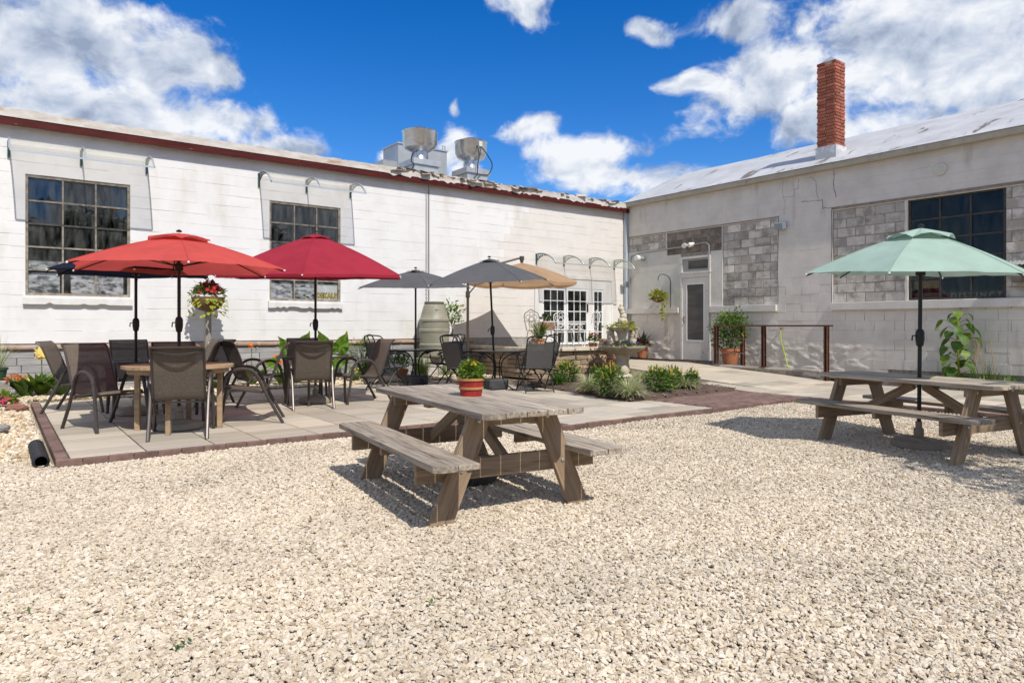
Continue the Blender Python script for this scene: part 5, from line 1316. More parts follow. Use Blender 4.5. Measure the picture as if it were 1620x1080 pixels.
for sx in (-1, 1):
    for sy in (-1, 1): MB().tube(arc([(sx * .42, sy * .25, .60), (sx * .38, sy * .22, .35), (sx * .42, sy * .24, .2), (sx * .44, sy * .27, 0)], 3), .011, 6).build('leg', iron, t, smooth=True)
q = MB()
for k in range(7):
    q.tube([(-.36 + .12 * k + .05 * math.cos(R(30 * j)), -.3, .52 + .05 * math.sin(R(30 * j))) for j in range(12)], .006, 5, closed=True)
q.tube([(-.44, -.3, .46), (.44, -.3, .46)], .007, 5); q.build('apron', iron, t)

# ================================================================ PLANTS AND SMALL THINGS
def at_y(u, y): r = ray(u, 515); k = (y - CAM.y) / r.y; return CAM.x + k * r.x
def at_x(u, x): r = ray(u, 515); k = (x - CAM.x) / r.x; return CAM.y + k * r.y
def gnd(u, v, z): r = ray(u, v); k = (z - CAM.z) / r.z; return CAM + r * k
def green(name, c, k=.55, tl=.3, rough=.5): return mat(name, c, tuple(q * k for q in c), scale=14, detail=3, rough=rough, transl=tl, spec=.35, world=True)
lf1 = green('leaf_mid', (.10, .20, .025)); lf2 = green('leaf_bright', (.21, .34, .04)); lf3 = green('leaf_dark', (.035, .085, .018)); lf4 = green('leaf_lime', (.42, .45, .045)); lf5 = green('leaf_blade', (.40, .45, .19), .7); lfw = green('leaf_cream', (.70, .70, .44), .85); lf6 = green('leaf_ear', (.17, .33, .035), .5)
tip_y = mat('yellow_tip', (.62, .42, .06), rough=.6, transl=.3); purple = mat('purple_petal', (.12, .05, .25), rough=.6, transl=.3); redp = mat('red_petal', (.55, .02, .03), rough=.6, transl=.3); orange = mat('orange_petal', (.70, .20, .03), rough=.6, transl=.3); yelp = mat('yellow_petal', (.80, .52, .04), rough=.6, transl=.3); paley = mat('pale_yellow_petal', (.85, .68, .22), rough=.6, transl=.4); mar = mat('maroon_leaf', (.17, .025, .03), (.10, .015, .02), scale=12, rough=.5, transl=.25, world=True); pinkp = mat('pink_petal', (.62, .08, .16), rough=.6, transl=.3); whp = mat('white_petal', (.75, .73, .68), rough=.6, transl=.3)
terra = mat('terracotta', (.42, .16, .075), (.34, .125, .06), scale=6, rough=.85, bump=.2, bscale=40); soil = mat('pot_soil', (.06, .045, .03), rough=.95)
bark = mat('bark', (.12, .09, .065), (.07, .05, .04), scale=6, stretch=(1, 1, .3), rough=.95, bump=.8, bscale=20)
def rdir(rg_, zmin=-.3):
    while True:
        v = Vector((rg_.uniform(-1, 1), rg_.uniform(-1, 1), rg_.uniform(zmin, 1)))
        if .05 < v.length < 1: return v.normalized()
def bush(q, c, rad, n, L_, W_, rg_, zmin=-.3, lump=.25, bend=.3, seg=2):
    """leaves on an uneven shell filled towards the middle"""
    c = Vector(c); ph = [rg_.uniform(0, 6) for _ in range(4)]
    for _ in range(n):
        d = rdir(rg_, zmin); k = 1 + lump * math.sin(3 * d.x + ph[0]) * math.sin(4 * d.y + ph[1]) + lump * .6 * math.sin(7 * d.z + ph[2] + 3 * d.x)
        r_ = (rg_.random() ** .33) * k
        p = c + Vector((d.x * rad[0], d.y * rad[1], d.z * rad[2])) * r_
        dd = (d + Vector((rg_.uniform(-.7, .7), rg_.uniform(-.7, .7), rg_.uniform(-.3, .8)))).normalized()
        s_ = rg_.uniform(.7, 1.25); q.leaf(p, dd, L_ * s_, W_ * s_, bend, seg, roll=rg_.uniform(-.8, .8))
    return q
def flower(q, p, d, r, n=6, cup=.5, wd=.6):
    d = Vector(d).normalized(); a = d.orthogonal().normalized(); b = d.cross(a)
    for k in range(n):
        t = 6.283 * k / n; e = (a * math.cos(t) + b * math.sin(t)) + d * cup; q.leaf(p, e, r, r * wd, .2, 2, up=d)
    return q
def pot(parent, r, h, z=0, m_=None, name='pot', rim=True):
    P_ = [(r * .72, z), (r * .95, z + h * .82)] + ([(r * 1.06, z + h * .82), (r * 1.06, z + h)] if rim else [(r, z + h)]) + [(r * .92, z + h), (r * .88, z + h * .9), (.001, z + h * .9)]
    MB().lathe(P_, 22).build(name, m_ or terra, parent, smooth=True, ang=35)
def blades(q, c, n, L_, W_, rg_, spread=.5, bend=.7, seg=5, r0=.04):
    for _ in range(n):
        a = rg_.uniform(0, 6.283); s_ = rg_.uniform(.6, 1.15); sp = rg_.uniform(.1, 1) * spread
        q.leaf(Vector(c) + Vector((math.cos(a) * r0 * rg_.random(), math.sin(a) * r0 * rg_.random(), 0)), Vector((math.cos(a) * sp, math.sin(a) * sp, 1)), L_ * s_, W_, bend * rg_.uniform(.5, 1.3), seg, wmax=.3)
    return q
RG = random.Random(77)

# bed shrubs
def shrub(u, v, r, h, label, seed, n=420, x=None, y=None):
    rg_ = random.Random(seed); p = gnd(u, v, ZP + .08); s = empty('yellow_tipped_shrub', (p.x, p.y, ZP + .06), 0, label, 'shrub', 'yellow tipped shrubs in the mulch bed')
    q = MB()
    for _ in range(7): q.tube([(0, 0, 0), (rg_.uniform(-.5, .5) * r, rg_.uniform(-.5, .5) * r, h * .6)], .006, 4)
    q.build('stems', bark, s)
    bush(MB(), (0, 0, h * .5), (r, r, h * .52), n, .07, .034, rg_, -.8).build('crown', lf1, s)
    bush(MB(), (0, 0, h * .52), (r * 1.04, r * 1.04, h * .53), n // 2, .07, .034, rg_, -.4).build('new_leaves', lf2, s)
    q = MB()
    for _ in range(int(14 * r / .2)):
        d = rdir(rg_, .15); c_ = Vector((d.x * r, d.y * r, h * .55 + d.z * h * .5)); 
        for k in range(8): q.leaf(c_ + Vector((0, 0, .012 * k)), (rg_.uniform(-1, 1), rg_.uniform(-1, 1), .9), .035, .016, .1, 2)
    q.build('flower_tips', tip_y, s)
shrub(897, 603, .24, .36, 'round green shrub left of the others in front of the terrace wall', 1)
shrub(945, 596, .14, .22, 'smallest green shrub directly left of the brick pillar', 2, 200)
shrub(965, 622, .23, .42, 'tall green shrub before the fountain foot with grass tufts on both sides', 3, 460)
shrub(1042, 617, .25, .36, 'large left one of the paired green shrubs right of the fountain', 4, 460)
shrub(1064, 612, .22, .32, 'right one of the paired green shrubs right of the fountain', 5, 380)
shrub(1094, 612, .12, .27, 'narrow green shrub at the right tip of the mulch bed', 6, 200)
def tuft(u, v, L_, n, label, seed, var=True):
    rg_ = random.Random(seed); p = gnd(u, v, ZP + .07); s = empty('ornamental_grass', (p.x, p.y, ZP + .06), 0, label, 'grass', 'grass tufts in the mulch bed')
    blades(MB(), (0, 0, 0), n, L_, .012, rg_, 1.3, 1.0).build('blades', lf5 if var else lf1, s)
    if var: blades(MB(), (0, 0, 0.005), n, L_ * 1.02, .010, rg_, 1.35, 1.0).build('cream_blades', lfw, s)
tuft(931, 618, .34, 170, 'variegated grass tuft left of the tall shrub before the fountain', 11)
tuft(996, 626, .38, 220, 'largest variegated grass tuft at the front of the mulch bed', 12)
tuft(1013, 606, .32, 160, 'variegated grass tuft behind the front one beside the fountain foot', 13)
tuft(1083, 614, .31, 150, 'variegated grass tuft near the right tip of the mulch bed', 14)
tuft(882, 607, .30, 220, 'plain green grass tuft at the left end of the mulch bed', 15, False)

# fountain
fs_m = mat('cast_stone', (.50, .43, .31), (.60, .53, .40), scale=6, detail=8, rough=.9, bump=.6, bscale=40, c3=(.27, .235, .17), c3scale=5, c3ramp=(.58, .72))
r_ = ray(984, 515); pf = CAM + r_ * (14.5 / r_.dot(DV)); fo = empty('stone_fountain', (pf.x, pf.y, ZP + .05), 0, 'tiered cast stone fountain planted with flowers', 'fountain'); fz = ZP + .05
MB().lathe([(.22, 0), (.23, .04), (.2, .08), (.16, .1), (.1, .12)], 24).build('plinth', fs_m, fo, smooth=True, ang=30)
q = MB(); n = 20; vs = []; fs = []; PR = [(.16, .1), (.18, .16), (.15, .26), (.125, .34), (.14, .42), (.16, .50), (.18, .52)]
for i, (r_, z_) in enumerate(PR):
    for k in range(n): a = 6.283 * k / n; rr = r_ * (1 + .16 * math.sin(3 * a + z_ * 9)); vs.append((rr * math.cos(a), rr * math.sin(a), z_))
for i in range(len(PR) - 1):
    for k in range(n): fs.append((i * n + k, i * n + (k + 1) % n, (i + 1) * n + (k + 1) % n, (i + 1) * n + k))
MB().add(vs, fs).build('pedestal', fs_m, fo, smooth=True, ang=60)
wob = lambda g, i: (.045 * math.cos(9 * g) if 2 <= i <= 5 else 0)
MB().lathe([(.17, .50), (.26, .53), (.42, .60), (.475, .66), (.48, .68), (.44, .68), (.36, .64), (.001, .62)], 72, wob=wob).build('lower_bowl', fs_m, fo, smooth=True, ang=50)
MB().lathe([(.12, .62), (.09, .72), (.085, .85), (.13, .98), (.12, 1.0)], 20, wob=lambda g, i: .12 * math.cos(4 * g)).build('upper_pedestal', fs_m, fo, smooth=True, ang=60)
for sx in (-1, 1):
    q = MB()
    for k in range(5): q.ico((RV * sx * (.20 + .012 * k) + Vector((0, 0, .66 + .075 * k))), .085, 2, .14, RG)
    q.build('scroll', fs_m, fo, smooth=True, ang=70)
MB().lathe([(.11, .98), (.17, 1.0), (.27, 1.05), (.29, 1.08), (.25, 1.08), (.001, 1.05)], 60, wob=lambda g, i: (.05 * math.cos(8 * g) if 2 <= i <= 4 else 0)).build('upper_bowl', fs_m, fo, smooth=True, ang=50)
q = MB()
for (z_, r0, dx) in ((1.12, .09, 0), (1.21, .10, .01), (1.31, .075, .02), (1.40, .06, .0), (1.47, .065, -.015), (1.54, .04, -.01)): q.ico((dx, -dx, z_), r0, 2, .10, RG)
q.build('finial_statue', fs_m, fo, smooth=True, ang=80)
pl = empty('fountain_flowers', (pf.x, pf.y, fz + .66), 0, 'purple trailing flowers filling the lower fountain bowl', 'flowers'); rg_ = random.Random(5)
bush(MB(), (0, 0, .03), (.40, .40, .09), 900, .05, .022, rg_, -.1).build('leaves', lf1, pl)
q = MB()
for _ in range(170):
    a = rg_.uniform(0, 6.283); t = rg_.uniform(.3, 1) * .42; flower(q, Vector((t * math.cos(a), t * math.sin(a), .06 + rg_.uniform(0, .06))), (math.cos(a) * .4, math.sin(a) * .4, 1), .022, 5, .3, .8)
tag(q.build('petals', purple, pl), kind='stuff')
pl = empty('fountain_foliage', (pf.x, pf.y, fz + 1.06), 0, 'lime leaves spilling from the upper fountain bowl', 'plant')
bush(MB(), (0, 0, .02), (.33, .33, .08), 230, .07, .05, rg_, -.5).build('leaves', lf4, pl)

# red basket of mums on the near picnic table
bk_ = empty('flower_basket', (-11.93, -9.77, .7015), 0, 'red slatted bushel basket of yellow chrysanthemums on the near picnic table', 'basket')
redw = mat('red_wood', (.42, .035, .03), (.30, .02, .02), scale=4, stretch=(6, 6, .6), rough=.7, bump=.3, bscale=20); hoop = mat('wood_hoop', (.42, .24, .08), (.33, .18, .06), scale=6, rough=.7)
n = 26
for k in range(n):
    a0 = 6.283 * k / n; a1 = 6.283 * (k + .93) / n; q = MB(); r0, r1 = .078, .096
    vs = [(r * math.cos(a), r * math.sin(a), z_) for r, z_ in ((r0, 0), (r1, .118), (r1 - .004, .118), (r0 - .004, 0)) for a in (a0, a1)]
    q.add(vs, [(0, 1, 3, 2), (2, 3, 5, 4), (4, 5, 7, 6), (6, 7, 1, 0), (0, 2, 4, 6), (1, 7, 5, 3)]); q.build('slat', redw, bk_)
for z_, r_ in ((.058, .0885), (.122, .099)): MB().lathe([(r_, z_ - .009), (r_ + .004, z_ - .008), (r_ + .004, z_ + .008), (r_, z_ + .009)], 30).build('hoop', hoop, bk_, smooth=True)
MB().lathe([(.001, .1), (.09, .1), (.001, .101)], 20).build('soil', soil, bk_)
MB().tube(arc([(-.10, 0, .115), (-.118, 0, .13), (-.11, 0, .145), (-.098, 0, .125)], 4), .003, 5).build('handle', hoop, bk_)
bush(MB(), (0, 0, .17), (.095, .095, .085), 1100, .026, .015, RG, -.5, lump=.12).build('leaves', lf2, bk_)
q = MB()
for _ in range(13):
    d = rdir(RG, .65); p = Vector((d.x * .09, d.y * .09, .17 + d.z * .085)); flower(q, p, d, .014, 9, .4, .5); flower(q, p + d * .003, d, .009, 6, .9, .6)
q.build('blossoms', yelp, bk_)
p = gnd(745, 772, 0); MB0 = empty('umbrella_weight', (p.x + .1, p.y + .15, 0), 0, 'black round weight standing under the near picnic table', 'umbrella base')  # umbrella base weight, built as a black dome
MB().lathe([(.16, .0), (.20, .03), (.225, .09), (.22, .16), (.17, .2), (.05, .22), (.05, .30), (.03, .31)], 30).build('body', base_blk, MB0, smooth=True, ang=40)

# flower post
px_ = -11.62; fp = empty('flower_post', (px_, -.50, .08), 0, 'weathered post carrying a basket of coleus against the white wall', 'planter')
MB().bev((.10, .10, 1.42), .01, (0, 0, .71)).build('post', mat('grey_post', (.36, .32, .27), (.25, .22, .18), scale=3, stretch=(8, 8, .8), rough=.9, bump=.5, bscale=6), fp)
MB().lathe([(.05, 1.40), (.15, 1.43), (.23, 1.49), (.275, 1.58), (.285, 1.67), (.26, 1.67), (.001, 1.63)], 26, wob=lambda g, i: .03 * math.sin(11 * g + i)).build('coir_basket', mat('coir', (.23, .14, .075), (.15, .09, .05), scale=30, rough=.95, bump=1, bscale=60), fp, smooth=True)
bush(MB(), (0, 0, 1.72), (.27, .27, .13), 240, .09, .05, RG, -.2).build('green_leaves', lf2, fp)
bush(MB(), (0, 0, 1.76), (.22, .22, .17), 190, .10, .06, RG, -.1).build('red_leaves', mar, fp)
q = MB()
for _ in range(70):
    a = RG.uniform(0, 6.283); z_ = 1.64 - .34 * RG.random() ** 2; q.leaf((math.cos(a) * .28, math.sin(a) * .28, z_), (math.cos(a), math.sin(a), -.6), .11, .08, .5, 2)
q.build('trailing_leaves', lf4, fp)
q = MB()
for _ in range(26): d = rdir(RG, .1); flower(q, Vector((d.x * .26, d.y * .26, 1.72 + d.z * .18)), d, .045, 6, .3)
tag(q.build('petals', redp, fp), kind='stuff')

# lilies, cannas, elephant ears by the wall
def strap_plant(u, y, h, n, label, seed, fl, fcol, fh, name='lily_plant', wide=.07, nf=1, lm=None):
    rg_ = random.Random(seed); x = at_y(u, y); s = empty(name, (x, y, .08), 0, label, 'plant')
    q = MB()
    for _ in range(n):
        a = rg_.uniform(0, 6.283); q.leaf((math.cos(a) * .04, math.sin(a) * .04, 0), (math.cos(a) * .55, math.sin(a) * .55, 1), h * rg_.uniform(.7, 1.15), wide, rg_.uniform(.3, .9), 5, wmax=.45)
    q.build('leaves', lm or lf1, s)
    for k in range(nf):
        ox, oy = (rg_.uniform(-.12, .12), rg_.uniform(-.08, .08)) if nf > 1 else (0, 0); hh = fh * rg_.uniform(.85, 1.1) if nf > 1 else fh
        MB().tube([(ox * .4, oy * .4, 0), (ox, oy, hh)], .008, 5).build('stem', lf2, s)
        q = MB(); 
        for j in range(4 if fl > .09 else 2): flower(q, Vector((ox + rg_.uniform(-.04, .04), oy + rg_.uniform(-.04, .04), hh + rg_.uniform(-.03, .05))), (rg_.uniform(-.6, .6), -.7, .7), fl, 6, .5, .55)
        q.build('blossom', fcol, s)
strap_plant(66, -.75, .50, 34, 'green plant with one tall pale yellow bloom at the far left', 1, .12, paley, .66, wide=.10, lm=lf2)
strap_plant(40, -.85, .48, 30, 'broad leaved green plant left of the yellow bloom', 2, .04, paley, .3, wide=.10)
strap_plant(97, -1.0, .46, 28, 'green plant with two orange blooms behind the leftmost chair', 3, .055, orange, .55, nf=2, wide=.075)
strap_plant(398, -.85, .55, 22, 'canna plant with broad leaves and an orange bloom behind the chairs', 4, .06, orange, .75, name='canna_plant', wide=.13, lm=lf2)
strap_plant(446, -1.0, .38, 26, 'leafy plant with bright orange flowers left of the crimson umbrella table', 5, .06, orange, .48, name='zinnia_plant', nf=4, wide=.08, lm=lf2)
strap_plant(338, -1.1, .30, 26, 'low plant with red flowers behind the wooden table', 6, .035, redp, .34, name='red_flower_plant', nf=6, wide=.05)
strap_plant(560, -1.0, .30, 24, 'low bright green plant right of the elephant ears', 7, .03, yelp, .25, name='leafy_plant', nf=2, wide=.07, lm=lf2)
def elephant(u, y, label, seed, leaves):
    rg_ = random.Random(seed); x = at_y(u, y); s = empty('elephant_ear_plant', (x, y, .08), 0, label, 'plant', 'elephant ear plants by the white wall')
    for (dx, h, sz, tw) in leaves:
        top = Vector((dx, rg_.uniform(-.12, .12), h)); MB().tube(arc([(dx * .15, 0, 0), (dx * .5, top.y * .5, h * .55), tuple(top)], 4), .014, 6).build('stalk', lf2, s, smooth=True)
        # heart shaped blade with raised veins
        dn = Vector((dx * .5 + tw, -.30, .62 if h > .6 else .1)).normalized(); sd_ = dn.cross(Vector((tw * .5, -1, .25))).normalized(); nr = sd_.cross(dn).normalized()
        if nr.y > 0: nr = -nr
        vs = []; fs = []; n = 14
        out = [(-.34, .0), (-.52, .16), (-.50, .34), (-.33, .48), (-.08, .52), (.2, .46), (.5, .30), (.8, .10), (1.0, 0)]
        P_ = [(a, b) for a, b in out] + [(a, -b) for a, b in out[::-1][1:-1]]
        m_ = len(P_)
        vs.append(top); 
        for ring, sc_ in ((1, .5), (2, 1.0)):
            for i, (a, b) in enumerate(P_):
                cup = .16 * abs(b) - .20 * max(0, a) ** 2 + (.035 * (1 if i % 2 else -1)) * ring
                vs.append(top + (dn * (a * sc_) + sd_ * (b * sc_) + nr * cup * sc_) * sz)
        for i in range(m_):
            j = (i + 1) % m_; fs += [(0, 1 + i, 1 + j), (1 + i, 1 + m_ + i, 1 + m_ + j, 1 + j)]
        MB().add(vs, fs).build('leaf_blade', lf6, s, smooth=True, ang=12)
        q = MB(); q.tube([top, top + dn * sz * .5 - nr * .0, top + dn * sz * .95 - nr * sz * .18], .006, 4)
        q.build('midrib', lf4, s)
elephant(470, -.62, 'elephant ear plant with huge leaves left of the crimson umbrella pole', 1, [(-.22, .66, .34, -.35), (.12, .74, .33, .25), (-.42, .40, .26, -.5), (.34, .62, .30, .4), (.02, .36, .26, .2)])
elephant(527, -.62, 'elephant ear plant with huge leaves right of the crimson umbrella pole', 2, [(-.18, .78, .30, -.2), (.20, .70, .36, .12), (.05, .40, .30, .3), (-.28, .38, .26, -.4)])
s = empty('feathery_bush', (at_y(575, -.75), -.75, .08), 0, 'feathery bright green bush left of the charcoal umbrella', 'bush')
bush(MB(), (0, 0, .42), (.36, .3, .44), 900, .12, .012, RG, -.8, bend=.6).build('fine_leaves', lf2, s); blades(MB(), (0, 0, 0), 90, .75, .012, RG, .5, .4).build('blades', lf1, s)
for i, (u, y, h, n, lb) in enumerate([(632, -.5, .62, 90, 'airy grass left of the rain barrel'), (705, -.75, .40, 60, 'green grass right below the rain barrel'), (668, -.8, .5, 110, 'thick lime grass in front of the rain barrel')]):
    s = empty('tall_grass', (at_y(u, y), y, .08), 0, lb, 'grass', 'grasses round the rain barrel'); blades(MB(), (0, 0, 0), n, h, .009, RG, .45, .5, r0=.12).build('blades', lf2 if i else lf5, s); blades(MB(), (0, 0, 0), n // 2, h * 1.1, .006, RG, .4, .3, r0=.15).build('dry_blades', lfw if i == 0 else lf5, s)
s = empty('potted_plant', (at_y(636, -1.15), -1.15, .09), 0, 'small terracotta pot of foliage behind the charcoal umbrella table', 'plant'); pot(s, .13, .22); bush(MB(), (0, 0, .34), (.16, .16, .14), 160, .08, .04, RG).build('leaves', lf1, s)

# rain barrel
bx = at_y(687, -.5); br = empty('rain_barrel', (bx, -.5, .08), 0, 'olive grey ribbed plastic rain barrel under the chain', 'barrel')
brm = mat('barrel_plastic', (.25, .24, .18), (.32, .305, .235), scale=3, rough=.5, bump=.1, bscale=20, c3=(.22, .21, .15), c3scale=3, c3ramp=(.6, .75))
MB().lathe([(.31, .42), (.335, .46), (.335, .66), (.345, .68), (.345, .72), (.33, .74), (.335, .98), (.345, 1.0), (.345, 1.05), (.33, 1.07), (.33, 1.22), (.345, 1.24), (.345, 1.28), (.32, 1.31), (.29, 1.42), (.24, 1.60), (.22, 1.62), (.001, 1.62)], 34).build('body', brm, br, smooth=True, ang=25)
MB().lathe([(.22, 1.62), (.225, 1.62), (.225, 1.68), (.001, 1.69)], 30).build('lid', mat('barrel_lid', (.12, .11, .08), rough=.6), br, smooth=True)
MB().tube([(-.05, -.31, .58), (-.05, -.39, .58), (-.05, -.40, .53)], .02, 8).build('tap', mat('tap_brown', (.25, .2, .15), rough=.5), br, smooth=True)
MB().bev((.14, .05, .05), .015, (-.05, -.245, 1.50)).build('handle_grip', brm, br)
for dx in (-.2, .2): MB().bev((.39, .39, .2), .008, (dx, 0, .1)).build('stand_block', ex[0], br)
for dx in (-.2, .2): MB().bev((.39, .39, .2), .008, (dx, 0, .31)).build('stand_block', ex[0], br)

# small tree in a white planter
s = empty('potted_tree', (at_y(715, -.45), -.45, .08), 0, 'small potted lollipop tree right of the rain barrel', 'tree')
MB().lathe([(.16, 0), (.2, .75), (.23, .78), (.24, .9), (.2, .9), (.001, .85)], 24).build('planter', mat('white_planter', (.66, .64, .6), rough=.7), s, smooth=True, ang=35)
MB().tube([(0, 0, .85), (.01, 0, 1.05), (-.01, .01, 1.25)], .012, 6).build('trunk', bark, s); 
q = MB()
for k in range(6): a = k * 1.05; q.tube([(0, 0, 1.1 + .02 * k), (math.cos(a) * .12, math.sin(a) * .12, 1.32 + .03 * k)], .006, 4)
q.build('branches', bark, s); bush(MB(), (0, 0, 1.40), (.27, .27, .27), 300, .085, .045, RG, -.8, lump=.35).build('crown', lf2, s)

# terrace pots
s = empty('spiky_potted_plant', (at_y(817, -2.62), -2.62, .742), 0, 'striped spiky plant in an orange pot on the terrace wall', 'plant'); s.location = (at_y(813, -2.45), -2.45, .742); s.location.x = -5.28 if s.location.x < -5.28 else s.location.x
pot(s, .13, .2, m_=mat('striped_pot', (.45, .15, .06), (.55, .38, .2), scale=5, stretch=(6, 6, .2), rough=.8)); blades(MB(), (0, 0, .18), 34, .55, .045, RG, 1.1, .85, r0=.06).build('blades', lf1, s); blades(MB(), (0, 0, .185), 34, .55, .02, RG, 1.1, .85, r0=.06).build('stripes', lfw, s)
s = empty('potted_plant', (-4.25, -.62, .665), 0, 'orange planter box in front of the sliding door glass', 'plant'); MB().bev((.42, .2, .2), .01, (0, 0, .55)).build('planter', terra, s); MB().b2(-.18, .18, -.08, .08, 0, .45).build('stand', iron, s); bush(MB(), (0, 0, .72), (.2, .1, .1), 120, .07, .04, RG, -.1).build('leaves', lf3, s)
s.location = (at_y(864, -.55), -.55, .665)
s = empty('geranium', (at_y(938, -2.5), -2.5, .665), 0, 'red geranium on the terrace left of the fountain', 'plant'); pot(s, .1, .16); bush(MB(), (0, 0, .2), (.14, .14, .12), 130, .06, .05, RG, -.1).build('leaves', lf1, s)
q = MB()
for _ in range(16): d = rdir(RG, .3); flower(q, Vector((d.x * .15, d.y * .15, .22 + d.z * .16)), d, .03, 6, .5, .8)
tag(q.build('petals', redp, s), kind='stuff')

# plants against the grey wall
s = empty('potted_plant', (-.32, -.92, .325), 0, 'terracotta pot with dark upright leaves beside the brick pillar', 'plant'); pot(s, .16, .28); blades(MB(), (0, 0, .25), 26, .5, .07, RG, .7, .5, 4).build('leaves', lf3, s); bush(MB(), (0, 0, .38), (.2, .2, .13), 120, .09, .05, RG).build('low_leaves', mar, s)
s = empty('potted_shrub', (-.48, -3.92, .285), 0, 'tall leafy vine in a terracotta pot behind the railing end', 'shrub'); pot(s, .23, .38)
rg_ = random.Random(3); q = MB()
for k in range(6): a = k * 1.05; q.tube(arc([(0, 0, .3), (math.cos(a) * .1, math.sin(a) * .1, .7), (math.cos(a) * .22, math.sin(a) * .22, 1.1)], 3), .008, 5)
q.build('stems', bark, s); q = MB(); bush(q, (0, 0, .85), (.36, .42, .38), 900, .075, .05, rg_, -.9, lump=.35); bush(q, (0, .25, .55), (.22, .25, .3), 260, .07, .05, rg_, -.9); q.build('crown', lf1, s)
bush(MB(), (0, 0, .9), (.37, .43, .38), 380, .07, .045, rg_, -.3, lump=.35).build('new_leaves', lf2, s)
s = empty('hanging_basket', (-.36, -1.55, 1.95), 0, 'hanging basket of yellow green trailing leaves left of the grey door', 'plant')
MB().lathe([(.05, -.1), (.15, -.05), (.19, .04), (.17, .05), (.001, .03)], 20).build('basket', mat('coir', (.23, .14, .075)), s, smooth=True); bush(MB(), (0, 0, .06), (.24, .24, .15), 320, .085, .06, RG, -.4).build('leaves', lf4, s)
q = MB()
for _ in range(70): q.leaf((RG.uniform(-.06, .06), -.16 + RG.uniform(-.06, .06), RG.uniform(-.55, .0)), (RG.uniform(-1, 1), RG.uniform(-1, .2), -.3), .09, .06, .4, 2)
q.build('trailing_leaves', lf4, s)
for a in (0, 2.1, 4.2): MB().tube([(math.cos(a) * .18, math.sin(a) * .18, .04), (0, 0, .52)], .003, 4).build('hanger_wire', zinc, s)
MB().tube(arc([(0, 0, .50), (0, .01, .56), (.08, -.0, .66), (.22, -.06, .66), (.33, -.12, .55), (.34, -.13, .3), (.34, -.13, -.25)], 4), .01, 6).build('bracket', cable, s, smooth=True)
# sunflower plant
sy = at_x(1518, -.42); s = empty('sunflower_plant', (-.42, sy, .0), 0, 'tall big leaved sunflower plant against the grey wall', 'plant'); rg_ = random.Random(9)
MB().tube(arc([(0, 0, 0), (.01, .02, .5), (-.02, .03, 1.0), (0, .02, 1.48)], 4), .018, 7).build('stem', lf4, s, smooth=True)
for k in range(34):
    h = .25 + 1.22 * k / 33; a = k * 2.4 + rg_.uniform(-.4, .4); d = Vector((math.cos(a), math.sin(a), .35)); e = Vector((0, .02, h)) + d * rg_.uniform(.10, .24) * (1 if k < 28 else .6)
    MB().tube([(0, .02, h - .02), e], .006, 5).build('leaf_stalk', lf2, s)
    MB().leaf(e, (d.x, d.y, -.45), .28 * rg_.uniform(.7, 1.2) * (1 if k < 28 else .75), .21 * rg_.uniform(.7, 1.1), 1.5, 6, wmax=.28, fold=rg_.uniform(-.1, .35), roll=rg_.uniform(-.4, .4)).build('leaf_blade', lf1 if k % 3 else lf2, s, smooth=True, ang=80)
for i, (u, h, lb) in enumerate([(1478, .35, 'weeds at the wall base left of the sunflower plant'), (1556, .62, 'tall weeds with dry seed heads right of the sunflower plant'), (1600, .45, 'weeds at the wall base at the right edge')]):
    y = at_x(u, -.35); s = empty('weed_clump', (-.35, y, 0), 0, lb, 'weeds', 'weeds along the grey wall'); blades(MB(), (0, 0, 0), 50, h, .012, RG, .6, .5, r0=.15).build('blades', lf1, s); bush(MB(), (0, 0, .1), (.2, .35, .14), 200, .07, .035, RG, -.1).build('leaves', lf2, s)
    if i == 1:
        q = MB()
        for k in range(4): q.tube([(RG.uniform(-.1, .1), RG.uniform(-.2, .2), .1), (RG.uniform(-.1, .1), RG.uniform(-.25, .25), .95)], .006, 4)
        q.build('seed_heads', mat('dry_seed', (.5, .3, .12), rough=.9), s)

# left bed: rocks, pots, flowers, drain pipe
rk1 = mat('red_rock', (.30, .14, .10), (.22, .11, .08), scale=5, rough=.95, bump=.8, bscale=20); rk2 = mat('pale_rock', (.48, .42, .32), (.36, .31, .24), scale=5, rough=.95, bump=.8, bscale=20); rk3 = mat('grey_rock', (.27, .26, .24), (.2, .19, .18), scale=5, rough=.95, bump=.8, bscale=20)
rocks = [(27, 648, .11, rk1, 'reddish boulder beside the red flowers at the left edge'), (52, 622, .10, rk1, 'small reddish rock in front of the yellow lily'), (30, 616, .11, rk2, 'pale rock at the foot of the leftmost lily'), (40, 624, .16, rk3, 'flat grey slab in the pebble bed below the lilies'), (66, 616, .12, rk2, 'round pale rock right of the small reddish rock'), (76, 622, .10, rk2, 'buff rock near the patio corner by the lilies'), (2, 678, .07, rk3, 'dark flat stone at the left edge of the pebbles')]
for i, (u, v, r_, m_, lb) in enumerate(rocks):
    p = gnd(u, v, .1); tag(MB().ico((0, 0, 0), r_, 2, .10, random.Random(i), (1.2, .8, .6 if i != 3 else .25)).build('rock', m_, None, (p.x, min(p.y, -.25) , .1 + r_ * .1), (0, 0, i), smooth=True, ang=25), lb, 'rock', 'rocks in the pebble bed')
p = gnd(8, 648, .06); s = empty('red_flower_plant', (p.x, p.y, .05), 0, 'low plant with crimson flowers at the left edge', 'plant'); bush(MB(), (0, 0, .1), (.15, .15, .11), 150, .08, .045, RG, -.1).build('leaves', lf2, s)
q = MB()
for _ in range(22): d = rdir(RG, 0); flower(q, Vector((d.x * .14, d.y * .14, .09 + d.z * .10)), d, .045, 6, .4, .7)
tag(q.build('petals', pinkp, s), kind='stuff')
